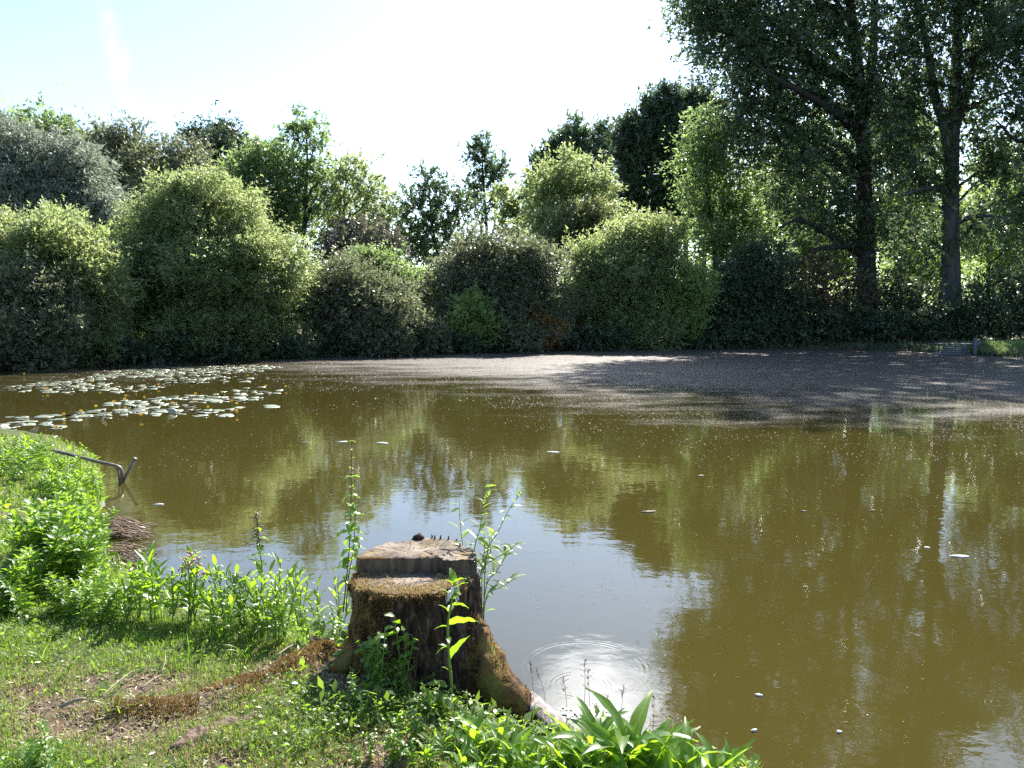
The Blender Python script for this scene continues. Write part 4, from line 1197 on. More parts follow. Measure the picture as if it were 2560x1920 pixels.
    for i in range(NZ):
        z = 0.02 + (ZL - 0.02) * (i / (NZ - 1))
        wig = 0.004 * np.sin(40 * z + th * 7) + 0.020 * (1 - z / ZL) * vnoise(th * 9.0, np.full(K, z * 14.0), 13, 3) + 0.009 * vnoise(th * 7.0, np.full(K, z * 5.0), 12, 3) + 0.007 * np.abs(vnoise(th * 22.0, np.full(K, z * 16.0), 14, 2)) * np.clip((ZL - z) * 12, 0, 1)
        r_ = plan + flut * (0.5 + 0.9 * (1 - z / ZL)) * (1.0) + buttress(z) + wig
        if i == NZ - 1:
            r_ = r_ - 0.012
        V.append(np.stack([r_ * np.cos(th), r_ * np.sin(th), np.full(K, z) + (0.004 * np.sin(13 * th) if i == NZ - 1 else 0)], -1))
        left = np.exp(-(adiff(th, R(215)) / 0.75) ** 2)
        rightroot = np.exp(-(adiff(th, R(-32)) / 0.5) ** 2) * (z < 0.45)
        moss.append(np.clip(0.62 * left + 0.5 * rightroot + 0.25 * (z > ZL - 0.03), 0, 1))
        bleach.append(np.zeros(K))
    V = np.concatenate(V)
    i = np.arange(NZ - 1)[:, None] * K; j = np.arange(K)[None, :]; j2 = (j + 1) % K
    Q = np.stack([i + j, i + j2, i + K + j2, i + K + j], -1).reshape(-1, 4)
    link('trunk', mesh_np('trunk', V, Q, BARK, smooth=True, vattr={'moss': np.concatenate(moss), 'bleach': np.concatenate(bleach)}), root)

    def disc(name, rad_fn, z, sel=None, noise_amp=0.004, mat=CUT):
        """cut surface as a radial grid"""
        NR = 16
        VV = [np.array([[0, 0, z]])]
        for q in range(1, NR + 1):
            rr = rad_fn * q / NR
            x, y = rr * np.cos(th), rr * np.sin(th)
            zz = z + noise_amp * vnoise(x * 14, y * 14, 5, 3) + 0.003 * np.sin(9 * th) * (q / NR) ** 3
            VV.append(np.stack([x, y, zz], -1))
        VV = np.concatenate(VV)
        jj = np.arange(K)
        T = np.stack([np.zeros(K, int), 1 + jj, 1 + (jj + 1) % K], -1)
        QQ = []
        for q in range(NR - 1):
            a = 1 + q * K
            QQ.append(np.stack([a + jj, a + K + jj, a + K + (jj + 1) % K, a + (jj + 1) % K], -1))
        return VV, T, np.concatenate(QQ)
    rt = plan + flut * 0.5 - 0.010
    VV, T, QQ = disc('cut', rt, ZL + 0.001)
    o = link('lower_cut_face', mesh_np('lower_cut_face', VV, T, CUT, smooth=True, quads=QQ), root)
    o['label'] = 'lower front step of the cut, fringed with straw coloured moss'
    # ---- upper block: everything behind the step line, with its own face and rim
    ys = lambda x: np.where(x < 0.13, 0.000 + 0.05 * (x + 0.1), -0.034 + 0.01 * x)       # the step line, notched at the right
    xs = np.linspace(-rt.max(), rt.max(), 90)
    thb = th[(th > -0.01) & (th < math.pi + 0.01)]
    back = np.stack([(rt * np.cos(th)), (rt * np.sin(th))], -1)
    # outline: front edge left->right, then the back rim right->left
    def rim_at(y_):
        # outline radius crossing for a given side
        return back
    ring = np.interp
    left_i = [k for k in range(K) if R(178) <= th[k] <= R(188)]
    fr = []
    xl = -float(np.interp(R(183), th, rt)) * math.cos(R(3)) * 0.995
    xr = float(rt[0]) * 0.985
    for x in np.linspace(xl, xr, 70):
        fr.append((x, float(ys(x)) + 0.004 * math.sin(x * 60) + 0.003 * math.sin(x * 173)))
    bk = [(float(rt[k] * math.cos(th[k])), float(rt[k] * math.sin(th[k]))) for k in range(2, K // 2)]
    out = np.array(fr + bk)
    n = len(out)
    zt = ZT + 0.008 * vnoise(out[:, 0] * 6, out[:, 1] * 6, 15, 2) + 0.010 * out[:, 1] / 0.3
    lo = np.column_stack([out, np.full(n, ZL - 0.01)])
    mid = np.column_stack([out * 1.0 + 0.003 * rng.normal(size=(n, 2)), (zt + ZL) / 2])
    hi = np.column_stack([out, zt])
    lo[:len(fr), 1] += 0.012
    cap_in = []
    ctr = np.array([0.0, 0.11])
    rings_ = [hi]
    for q in (0.93, 0.8, 0.62, 0.42, 0.2):
        p = ctr + (out - ctr) * q
        zz = ZT + 0.010 * p[:, 1] / 0.3 + 0.005 * vnoise(p[:, 0] * 14, p[:, 1] * 14, 25, 3) + 0.003
        rings_.append(np.column_stack([p, zz]))
    allr = [lo, mid] + rings_
    VV = np.concatenate(allr + [np.array([[ctr[0], ctr[1], ZT + 0.006]])])
    jj = np.arange(n)
    side = np.concatenate([np.stack([a * n + jj, a * n + (jj + 1) % n, (a + 1) * n + (jj + 1) % n, (a + 1) * n + jj], -1) for a in range(2)])
    capq = np.concatenate([np.stack([a * n + jj, a * n + (jj + 1) % n, (a + 1) * n + (jj + 1) % n, (a + 1) * n + jj], -1) for a in range(2, len(allr) - 1)])
    capt = np.stack([(len(allr) - 1) * n + jj, (len(allr) - 1) * n + (jj + 1) % n, np.full(n, len(allr) * n)], -1)
    o = link('upper_cut_face', mesh_np('upper_cut_face', VV, capt, CUT, smooth=False, quads=capq), root)
    o['label'] = 'upper back step of the cut, grey and cracked'
    m2 = simple_mat('split_wood_face', (0.035, 0.026, 0.02), (0.16, 0.12, 0.09), 6.0, 0.9, 0.8, (3, 3, 0.5), 0.01)
    link('step_face', mesh_np('step_face', VV[:3 * n], side, m2, smooth=False), root)
    # ragged splinters on the back rim
    for k in range(11):
        a = R(rng.choice([42, 55, 63, 74, 80, 95]) + rng.normal() * 3.5); rr = float(np.interp(a, th, rt)) * rng.uniform(0.90, 0.99)
        h_ = rng.uniform(0.006, 0.026)
        T = Tubes(); T.add([(0, 0, -0.01), (0.002, 0, h_ * 0.6), (rng.normal() * 0.006, 0, h_)], [0.006, 0.004, 0.001], 5)
        link('splinter', T.mesh('splinter', BARK), root, (rr * math.cos(a), rr * math.sin(a), ZT + 0.012))
    # knot
    V_, Q_, T_ = tube([(-0.045, 0.262, ZT - 0.01), (-0.035, 0.258, ZT + 0.018), (-0.02, 0.25, ZT + 0.030), (0.0, 0.245, ZT + 0.02)], [0.022, 0.019, 0.015, 0.009], 9, wob=0.12, seed=3)
    n0 = len(V_)
    link('knot', mesh_np('knot', V_, Q_, BARK, smooth=True, quads=T_, vattr={'moss': np.zeros(n0), 'bleach': np.zeros(n0)}), root)
    # bark plates: vertical slabs proud of the trunk on the right and front
    for k in range(64):
        a = R(rng.uniform(-120, 40)); z0 = rng.uniform(0.30, 0.60); hl = rng.uniform(0.05, 0.14)
        wv = rng.uniform(0.010, 0.026)
        b_ = np.interp((a) % (2 * math.pi), th, plan + flut)
        nrow = 5
        vs = []
        for q in range(nrow):
            z = z0 + hl * q / (nrow - 1)
            rr = b_ + float(np.interp(a % (2 * math.pi), th, buttress(z))) + 0.006
            ww = wv * math.sin(math.pi * (0.15 + 0.7 * q / (nrow - 1)))
            da = ww / rr
            for s_ in (-1, 0, 1):
                r3 = rr + (0.008 if s_ == 0 else -0.012)
                aa = a + s_ * da * (1 + 0.2 * rng.normal())
                vs.append((r3 * math.cos(aa), r3 * math.sin(aa), z))
        vs = np.array(vs)
        F = np.array([(q * 3 + s_, q * 3 + s_ + 1, q * 3 + s_ + 4, q * 3 + s_ + 3) for q in range(nrow - 1) for s_ in (0, 1)])
        link('bark_plate', mesh_np('bark_plate', vs, F, BARK, smooth=False, vattr={'moss': np.full(len(vs), 0.12), 'bleach': np.zeros(len(vs))}), root)
    # ---- the big root reaching down into the water on the right
    def rootmesh(pts, rad, k, bleach_fn, name='root', mossv=0.55, flat=0.8):
        P = smooth_path(pts, 7)
        rr = np.interp(np.linspace(0, 1, len(P)), np.linspace(0, 1, len(rad)), rad)
        V_, Q_, T_ = tube(P, rr, k, wob=0.035, seed=8)
        nn = len(P)
        ringi = np.repeat(np.arange(nn), k)
        ringi = np.concatenate([ringi, [0, nn - 1]])
        t = ringi / (nn - 1)
        V_ = V_ + 0.018 * np.stack([vnoise(V_[:, 0] * 22, V_[:, 2] * 22, 1, 2), vnoise(V_[:, 1] * 22, V_[:, 0] * 22, 2, 2), vnoise(V_[:, 0] * 20, V_[:, 1] * 22, 3, 2)], -1)
        bl_ = bleach_fn(V_, t, P, ringi)
        return link(name, mesh_np(name, V_, Q_, BARK, smooth=True, quads=T_, vattr={'moss': np.full(len(V_), mossv) * (1 - bl_), 'bleach': bl_}), root)
    rel = lambda u, v, z: (G(u, v, z) - np.array([cx, cy_, 0])) / np.array([1, 1.14, 1])
    pr = [rel(1175, 1560, 0.50), rel(1215, 1650, 0.36), rel(1255, 1730, 0.24), rel(1330, 1790, 0.13), rel(1405, 1835, 0.04), rel(1470, 1880, -0.06)]
    def bleach_top(V_, t, P, ri):
        up = V_[:, 2] - P[np.clip(ri, 0, len(P) - 1), 2]
        side_ = V_[:, 0] - P[np.clip(ri, 0, len(P) - 1), 0]
        return ((t > 0.52) & (t < 0.90)) * np.clip((up * 12 + side_ * 5) , 0, 1)
    rootmesh(pr, [0.06, 0.078, 0.088, 0.078, 0.062, 0.04], 26, bleach_top, mossv=0.62)
    no = lambda V_, t, P, ri: np.zeros(len(V_))
    rootmesh([rel(925, 1540, 0.50), rel(900, 1600, 0.42), rel(870, 1650, 0.37), rel(820, 1690, 0.30)], [0.05, 0.055, 0.045, 0.025], 16, no, mossv=0.85)
    rootmesh([rel(1030, 1600, 0.42), rel(1010, 1680, 0.36), rel(990, 1740, 0.30)], [0.06, 0.05, 0.03], 14, no, mossv=0.5)

    # ---- moss tufts: fine upright sprigs on the lower step's rim, the left flank, the roots
    mm, w = mat_new('ochre_moss')
    at = w.n('ShaderNodeAttribute', attribute_name='tint').outputs['Fac']
    c = w.ramp(at, [(0.0, (0.09, 0.045, 0.02)), (0.3, (0.22, 0.115, 0.04)), (0.52, (0.34, 0.22, 0.075)), (0.62, (0.26, 0.24, 0.05)), (0.72, (0.38, 0.28, 0.13)), (1.0, (0.50, 0.40, 0.25))])
    pb = w.n('ShaderNodeBsdfPrincipled', ins={'Base Color': c, 'Roughness': 0.8})
    tr = w.n('ShaderNodeBsdfTranslucent', ins={'Color': c})
    w.n('ShaderNodeOutputMaterial', ins={0: w.n('ShaderNodeMixShader', ins={0: 0.35, 1: pb.outputs[0], 2: tr.outputs[0]}).outputs[0]})
    MOSS = mm
    P, N, S, Tn = [], [], [], []
    # rim and back edge of the lower step
    for k in range(9000):
        mode = rng.random()
        if mode < 0.60:
            a = rng.uniform(math.pi, 2 * math.pi); q = 1 - abs(rng.normal()) * 0.16
            if a > R(335): continue
        else:
            a = rng.uniform(math.pi, 2 * math.pi); q = rng.random() ** 0.5
        rr = float(np.interp(a, th, rt)) * min(q, 1.01)
        x, y = rr * math.cos(a), rr * math.sin(a)
        if y > float(ys(x)) - 0.004: continue
        if vnoise(x * 9, y * 9, 41, 2) < (-0.25 if mode < 0.6 else 0.12): continue
        if x > 0.10 and mode < 0.6 and rng.random() < 0.6: continue
        P.append((x, y, ZL - 0.002)); N.append((math.cos(a) * 0.5, math.sin(a) * 0.5, 0.9)); S.append(rng.uniform(0.008, 0.020)); Tn.append(np.clip(rng.normal(0.72, 0.22), 0, 1))
    # overhang below the rim, left flank, front-left
    for k in range(26000):
        a = rng.normal(R(214), 0.42) if rng.random() < 0.74 else rng.uniform(R(185), R(330))
        z = rng.uniform(0.22, ZL) if rng.random() < 0.6 else ZL - abs(rng.normal()) * 0.04
        am = a % (2 * math.pi)
        if vnoise(am * 5, z * 10, 43, 3) < -0.05 + 0.9 * (am > R(262)) * (z < ZL - 0.03): continue
        rr = float(np.interp(am, th, plan + flut)) + float(np.interp(am, th, buttress(z))) - 0.002
        P.append((rr * math.cos(a), rr * math.sin(a), z)); N.append((math.cos(a), math.sin(a), 0.35)); S.append(rng.uniform(0.010, 0.026)); Tn.append(np.clip(rng.normal(0.36 + 0.35 * vnoise(am * 3, z * 6, 44, 2), 0.2), 0, 1))
    # top left rim of upper block
    for k in range(700):
        x = rng.uniform(xl, xl + 0.13); P.append((x, float(ys(x)) + rng.uniform(-0.004, 0.012), ZT - 0.004)); N.append((-0.2, -0.4, 1)); S.append(rng.uniform(0.006, 0.014)); Tn.append(0.45)
    for k in range(900):
        q = rng.normal(size=2) * [0.07, 0.035] + [0.05, 0.20]
        P.append((q[0], q[1], ZT + 0.006)); N.append((0, 0, 1)); S.append(rng.uniform(0.004, 0.010)); Tn.append(np.clip(rng.normal(0.9, 0.1), 0, 1))
    # big root
    PR = smooth_path(pr, 10); RRr = np.interp(np.linspace(0, 1, len(PR)), np.linspace(0, 1, 6), [0.06, 0.078, 0.088, 0.078, 0.062, 0.04])
    for k in range(17000):
        i_ = int(rng.integers(0, len(PR) - 1)); t = i_ / (len(PR) - 1)
        dv = rng.normal(size=3); dv[2] += 0.3; dv /= np.linalg.norm(dv)
        if t > 0.50 and t < 0.90 and (dv[2] * 0.9 + dv[0] * 0.4) > 0.45 + 0.25 * float(vnoise(t * 20, dv[2] * 5, 48, 2)): continue
        if vnoise(t * 16, dv[2] * 4, 47, 2) < -0.25: continue
        P.append(PR[i_] + dv * RRr[i_] * 0.98); N.append(dv + [0, 0, 0.3]); S.append(rng.uniform(0.008, 0.022)); Tn.append(np.clip(rng.normal(0.24 + 0.25 * (t < 0.4), 0.18), 0, 1))
    P = np.array(P); N = np.array(N, float) + rng.normal(size=(len(P), 3)) * 0.45; N /= np.linalg.norm(N, axis=1)[:, None]
    S = np.array(S)
    V_, F_ = leaf_cloud(P, N, S, S * 0.34, 77)
    o = link('moss', mesh_np('moss', V_, F_, MOSS, tint=np.array(Tn)), root)
    o['kind'] = 'stuff'
    return CUT, BARK, MOSS
CUT, BARK, MOSS = stump()


# ------------------------------------------------------------------ logs, ridge moss, twigs, soil lumps
def lay_log():
    P = smooth_path([np.array([x, y, hgt(x, y) - 0.018]) for x, y in LOGP], 8)
    V_, Q_, T_ = tube(P, np.interp(np.linspace(0, 1, len(P)), [0, .15, .3, .7, 1], [0.012, 0.030, 0.042, 0.046, 0.022]), 18, wob=0.10, seed=4)
    V_ = V_ + 0.020 * np.stack([vnoise(V_[:, 0] * 26, V_[:, 1] * 26, 31, 3), vnoise(V_[:, 1] * 26, V_[:, 2] * 26, 32, 3), vnoise(V_[:, 0] * 30, V_[:, 1] * 22, 33, 3)], -1)
    c = P.mean(0)
    m = simple_mat('rotten_wood', (0.035, 0.022, 0.017), (0.27, 0.19, 0.14), 22.0, 0.9, 1.0, (1.6, 1.2, 1.2), 0.02)
    o = link('rotting_log', mesh_np('rotting_log', V_ - c, Q_, m, smooth=True, quads=T_), None, c)
    tag(o, 'rotting brown log half sunk in the grass left of the stump', 'log')
    q = G(710, 1900, 0.46)
    V_, Q_, T_ = tube([(-0.09, 0.03, 0.0), (-0.03, 0.01, 0.015), (0.04, -0.01, 0.012), (0.09, -0.03, 0.0)], [0.02, 0.035, 0.03, 0.012], 10, wob=0.15, seed=9)
    o = link('bark_chunk', mesh_np('bark_chunk', V_, Q_, m, smooth=False, quads=T_), None, (q[0], q[1], hgt(q[0], q[1]) + 0.01))
    tag(o, 'brown chunk of bark at the bottom of the picture on the grass', 'bark')
    q = G(805, 1510, 0.42)
    V_, Q_, T_ = tube([(-0.06, 0.0, -0.03), (-0.02, 0.0, 0.04), (0.03, 0.0, 0.05), (0.07, 0.0, 0.0)], [0.03, 0.05, 0.05, 0.03], 11, wob=0.16, seed=19)
    o = link('root_lump', mesh_np('root_lump', V_, Q_, m, smooth=False, quads=T_), None, (q[0], q[1], hgt(q[0], q[1]) + 0.02))
    tag(o, 'dark reddish lump of rotten wood left of the stump behind the nettle foot', 'wood')
    twigs = [((150, 1748), (215, 1742), 0.008, 'short pale stick lying on bare soil at the far left'), ((350, 1690), (400, 1650), 0.004, 'thin forked grey twig above the bare soil patch'), ((400, 1640), (412, 1610), 0.003, 'tiny upright grey twig beside the forked one'),
             ((250, 1725), (330, 1655), 0.003, 'long thin straw across the soil'), ((690, 1610), (730, 1575), 0.004, 'pale twig at the foot of the sedge clump'), ((960, 1920), (995, 1865), 0.004, 'thin pale twig at the bottom below the stump'),
             ((1110, 1690), (1160, 1705), 0.006, 'pale stick under the comfrey stem'), ((880, 1515), (925, 1518), 0.005, 'short broken stick poking from the mossy stump foot')]
    for (a, b, r0, lab) in twigs:
        A, B = G(*a, 0.45), G(*b, 0.45)
        A[2] = hgt(A[0], A[1]) + 0.025; B[2] = hgt(B[0], B[1]) + 0.04
        c = (A + B) / 2
        mid = c + [0.01, 0.0, 0.012]
        T = Tubes(); T.add(smooth_path([A - c, mid - c, B - c], 3), [r0, r0, r0 * .9, r0 * .9, r0 * .8, r0 * .7, r0 * 0.5], 6, wob=0.1)
        tag(link('twig', T.mesh('twig', M['twig']), None, c), lab, 'twig', 'twigs on the near bank')
    # moss along the ridge
    n = 26000
    seg = np.array(smooth_path([(x, y, 0) for x, y in RIDGE], 12))
    i = rng.integers(0, len(seg), n)
    x = seg[i, 0] + rng.normal(size=n) * 0.055; y = seg[i, 1] + rng.normal(size=n) * 0.05
    k = vnoise(x * 7, y * 7, 61, 3) > -0.15
    x, y = x[k], y[k]; n = len(x)
    z = near_height(x, y)
    d = rng.normal(size=(n, 3)) * 0.5; d[:, 2] += 1; d /= np.linalg.norm(d, axis=1)[:, None]
    s_ = rng.uniform(0.008, 0.022, n)
    V_, F_ = leaf_cloud(np.stack([x, y, z - 0.002], -1), d, s_, s_ * 0.35, 62)
    o = link('ridge_moss', mesh_np('ridge_moss', V_, F_, MOSS, tint=np.clip(rng.normal(0.35, 0.25, n), 0, 1)))
    tag(o, 'rusty moss along the buried root running left from the stump', 'moss', None, 'stuff')
lay_log()


# ------------------------------------------------------------------ bent pipe in the water
def pipe():
    q = G(300, 1205)
    D = q[1]
    root = empty('bent_pipe', (q[0], q[1], 0), 0, 'rusty bent steel pipe reaching from the left bank into the water', 'pipe')
    rel = lambda u, v, dd=0.0: AT(u, v, D + dd) - np.array([q[0], q[1], 0.0])
    P = smooth_path([rel(60, 1110), rel(170, 1135), rel(240, 1153), rel(285, 1163), rel(300, 1170), rel(305, 1182), rel(304, 1200), rel(303, 1216)], 5)
    T = Tubes(); T.add(P, 0.020, 10)
    link('pipe_run', T.mesh('pipe_run', M['steel']), root)
    T = Tubes(); T.add(smooth_path([rel(292, 1165), rel(296, 1182), rel(299, 1205), rel(300, 1216)], 4), 0.012, 8)
    link('brace', T.mesh('brace', M['steel']), root)
    p2 = G(308, 1205)
    o = empty('metal_stake', p2, 0, 'short dark metal stake slanting out of the water beside the bent pipe', 'stake')
    T = Tubes(); T.add([AT(302, 1215, p2[1]) - p2, AT(320, 1180, p2[1]) - p2, AT(337, 1148, p2[1]) - p2], 0.019, 9)
    link('rod', T.mesh('rod', M['steel']), o)
    T = Tubes(); T.add([AT(336.5, 1149, p2[1]) - p2, AT(338.5, 1145, p2[1]) - p2], 0.024, 9)
    link('end_cap', T.mesh('end_cap', M['steel']), o)
pipe()


# ------------------------------------------------------------------ dead reeds at the left shore
def reeds():
    T = Tubes()
    for k in range(150):
        u0, v0 = rng.uniform(255, 285), rng.uniform(1306, 1345)
        if k > 85:
            u0, v0 = rng.uniform(200, 300), rng.uniform(1370, 1420)
        a = G(u0, v0, 0.03)
        ang = rng.normal(0.0, 0.3) if k <= 85 else rng.normal(-0.3, 0.9)
        l = rng.uniform(0.12, 0.42) if k <= 85 else rng.uniform(0.15, 0.45)
        b = a + np.array([math.cos(ang) * l, math.sin(ang) * l * 0.7, rng.uniform(-0.03, 0.02) if k <= 85 else rng.uniform(-0.05, 0.08)])
        b[2] = max(b[2], 0.004)
        mid = (a + b) / 2 + [0, 0, rng.uniform(0.01, 0.07)]
        T.add(smooth_path([a, mid, b], 3), rng.uniform(0.003, 0.006), 4, cap=False)
    o = link('dead_reeds', T.mesh('dead_reeds', M['straw']))
    tag(o, 'tangle of dead brown reeds at the edge of the left bank', 'dead reeds', None, 'stuff')
    for (u, v, lab) in ((335, 1322, 'bleached white stick end on the water, upper of two by the dead reeds'), (342, 1337, 'bleached white stick end on the water, lower of two by the dead reeds')):
        q = G(u, v)
        V_, Q_, T_ = tube([(-0.10, -0.01, 0.01), (-0.03, 0.01, 0.015), (0.04, 0.0, 0.014), (0.10, 0.01, 0.006)], [0.012, 0.022, 0.016, 0.008], 8, wob=0.15, seed=int(u))
        tag(link('bleached_stick', mesh_np('bleached_stick', V_, Q_, M['white_debris'], smooth=True, quads=T_), None, q), lab, 'stick', 'bleached sticks by the reeds')
reeds()


# ------------------------------------------------------------------ leaf meshes for the near plants
def leaf_mesh(name, length, width, shape='lance', fold=0.25, curl=0.4, serr=0.0, mat='hero', rows=8, twist=0.0, seed=0):
    """base at the origin, grows along +Y, faces +Z"""
    r_ = np.random.default_rng(seed)
    V, F = [], []
    y = z = 0.0
    ang = 0.0
    step = length / rows
    for i in range(rows + 1):
        t = i / rows
        if shape == 'lance': wv = math.sin(math.pi * t ** 0.75) ** 0.9
        elif shape == 'ovate': wv = math.sin(math.pi * t ** 0.6) ** 0.8
        elif shape == 'strap': wv = min(1.0, 1.25 - t ** 3 * 1.25) * (0.75 + 0.25 * math.sin(math.pi * t))
        elif shape == 'oblong': wv = math.sin(math.pi * (0.06 + 0.94 * t)) ** 0.5
        else: wv = math.sin(math.pi * t)
        wv = max(wv, 0.0) * width / 2
        if t == 1: wv = 0.0004
        if i == 0: wv = max(wv, 0.0015)
        if serr and 0 < i < rows:
            wv *= 1 + serr * (1 if i % 2 else -1)
        und = 0.06 * width * math.sin(t * 17 + seed)
        tw = twist * t
        lift = fold * wv
        for s_ in (-1, 0, 1):
            xx = s_ * wv * math.cos(tw)
            zz = (lift if s_ else 0) + s_ * wv * math.sin(tw) + (und * s_ if s_ else 0)
            V.append((xx, y - zz * math.sin(ang), z + zz * math.cos(ang)))
        if i < rows:
            b = i * 3
            F += [(b, b + 1, b + 4, b + 3), (b + 1, b + 2, b + 5, b + 4)]
        ang -= curl / rows
        y += step * math.cos(ang); z += step * math.sin(ang)
    return mesh_np(name, np.array(V), np.array(F), L[mat], smooth=True, tint=np.full(len(F), 0.5))


def pose(az, el, roll=0.0):
    """rotation for a leaf pointing to compass angle AZ (from +X) raised EL above the level"""
    return (Matrix.Rotation(az - math.pi / 2, 3, 'Z') @ Matrix.Rotation(el, 3, 'X') @ Matrix.Rotation(roll, 3, 'Y')).to_euler()


def add_leaf(parent, me, p, az, el, sc=1.0, roll=0.0, name='leaf'):
    return link(name, me, parent, tuple(p), pose(az, el, roll), (sc, sc, sc))


def stem_part(root, pts, r0, r1, mat='stem', name='stem', k=6):
    P = smooth_path(pts, 5)
    T = Tubes(); T.add(P, np.linspace(r0, r1, len(P)), k)
    link(name, T.mesh(name, M[mat]), root)
    return P


def at_t(P, t):
    x = t * (len(P) - 1); i = int(min(x, len(P) - 2)); f = x - i
    return P[i] * (1 - f) + P[i + 1] * f


NETL = [leaf_mesh('leaf', 0.085, 0.042, 'ovate', 0.35, 0.9 + 0.3 * i, 0.14, 'hero', 10, 0.1, i) for i in range(3)]
def nettle(root, P, n=14, size=1.0, seed=0, t0=0.15):
    r_ = np.random.default_rng(seed)
    for i in range(n):
        t = t0 + (1 - t0) * (i / (n - 1)) ** 0.85
        p = at_t(P, min(t, 0.995))
        az = (i % 2) * math.pi / 2 + r_.normal() * 0.25 + 0.35
        s_ = size * (0.55 + 0.6 * math.sin(math.pi * min(0.15 + t * 0.95, 1.0)))
        if t > 0.85: s_ *= 0.55
        for q in (0, math.pi):
            add_leaf(root, NETL[int(r_.integers(3))], p, az + q + r_.normal() * 0.15, 0.35 + r_.normal() * 0.2, s_ * r_.uniform(0.85, 1.15), r_.normal() * 0.2)


def ground_pt(u, v, z=0.40):
    """where the view line meets the bank"""
    for _ in range(6):
        p = G(u, v, z)
        z = hgt(p[0], p[1])
    p = G(u, v, z)
    return p


def plant_at(name, u, v, label, cat, group=None, z=None):
    p = ground_pt(u, v) if z is None else G(u, v, z)
    return empty(name, p, 0, label, cat, group), p


# tall twin nettle left of the stump
def tall_nettles():
    b = G(858, 1530, 0.30)
    D = b[1]
    root = empty('tall_nettle', b, 0, 'tallest nettle, two stems rising left of the stump above the water', 'nettle')
    P1 = stem_part(root, [np.zeros(3), AT(868, 1430, D) - b, AT(876, 1330, D) - b, AT(878, 1220, D) - b, AT(880, 1100, D) - b], 0.0045, 0.002, 'darkstem')
    P2 = stem_part(root, [np.array([0.015, 0, 0]), AT(872, 1440, D) - b, AT(884, 1370, D) - b, AT(888, 1280, D) - b, AT(886, 1200, D) - b], 0.004, 0.0018, 'darkstem')
    nettle(root, P1, 17, 0.95, 5, 0.12); nettle(root, P2, 11, 0.95, 6, 0.2)
    b = G(645, 1560, 0.25); D = b[1]
    root = empty('tall_nettle', b, 0, 'nettle with a drooping flower spike standing against the sky reflection left of the tall one', 'nettle')
    P1 = stem_part(root, [np.zeros(3), AT(655, 1440, D) - b, AT(648, 1360, D) - b, AT(640, 1280, D) - b], 0.004, 0.002, 'darkstem')
    nettle(root, P1, 8, 0.9, 8, 0.3)
    T = Tubes()
    for k in range(60):
        t = rng.uniform(0.62, 1.0); p = at_t(P1, min(t, .99))
        T.add([p, p + np.array([rng.normal() * 0.02, rng.normal() * 0.02, -rng.uniform(0.0, 0.03)])], [0.002, 0.003], 4)
    link('flower_spike', T.mesh('flower_spike', M['straw']), root)
    # foot of the tall nettle: short leafy nettles
    for i, (u, v, h_, lab) in enumerate(((835, 1600, 0.20, 'short leafy nettle at the foot of the tall nettle'), (880, 1580, 0.22, 'short leafy nettle pressed against the left side of the stump'), (800, 1590, 0.14, 'small pale nettle left of the stump foot'),
                                         (860, 1650, 0.16, 'small nettle in front of the mossy left root'), (925, 1640, 0.20, 'slender nettle growing up the front left of the stump'))):
        root, p = plant_at('short_nettle', u, v, lab, 'nettle', 'short nettles by the stump')
        P = stem_part(root, [np.zeros(3), np.array([0.01, 0, h_ * 0.5]), np.array([-0.01, 0, h_])], 0.003, 0.0015)
        nettle(root, P, 7, 0.8, 20 + i, 0.25)
tall_nettles()


# willow shoots springing from behind the stump
def willow_shoots():
    b = G(1196, 1500, 0.25)
    b = np.array([-0.16, 3.92, 0.25]); D = b[1]
    root = empty('willow_shoots', b, 0, 'spray of slender willow shoots springing up behind the stump on its right', 'willow shoots')
    me = [leaf_mesh('leaf', 0.088, 0.019, 'lance', 0.3, 0.3 + 0.3 * i, 0, 'herowillow', 6, 0.2, i) for i in range(3)]
    lines = [[(1185, 1500), (1180, 1430), (1158, 1370), (1150, 1300), (1147, 1240)],
             [(1190, 1500), (1185, 1400), (1200, 1320), (1208, 1260), (1213, 1215)],
             [(1195, 1500), (1215, 1400), (1245, 1330), (1275, 1270), (1310, 1225)],
             [(1195, 1500), (1200, 1440), (1232, 1400), (1268, 1380), (1292, 1358)],
             [(1195, 1520), (1215, 1470), (1240, 1430), (1262, 1395), (1285, 1362)],
             [(1195, 1540), (1215, 1495), (1250, 1470), (1290, 1445)],
             [(1195, 1500), (1205, 1430), (1212, 1370), (1210, 1330)], [(1190, 1500), (1195, 1440), (1225, 1385), (1222, 1340)]]
    r_ = np.random.default_rng(4)
    for j, ln in enumerate(lines):
        dd = r_.uniform(-0.06, 0.06)
        P = stem_part(root, [np.array([0.0, 0, 0]) + r_.normal(size=3) * 0.01] + [AT(u, v, D + dd) - b for u, v in ln[1:]], 0.0035, 0.0012)
        n = 20 if j < 3 else 18
        for i in range(n):
            t = 0.22 + 0.77 * i / (n - 1)
            add_leaf(root, me[int(r_.integers(3))], at_t(P, t), r_.uniform(0, 6.28), r_.uniform(0.1, 1.0), r_.uniform(0.55, 1.1) * (0.75 if t > 0.9 else 1), r_.normal() * 0.5)
willow_shoots()


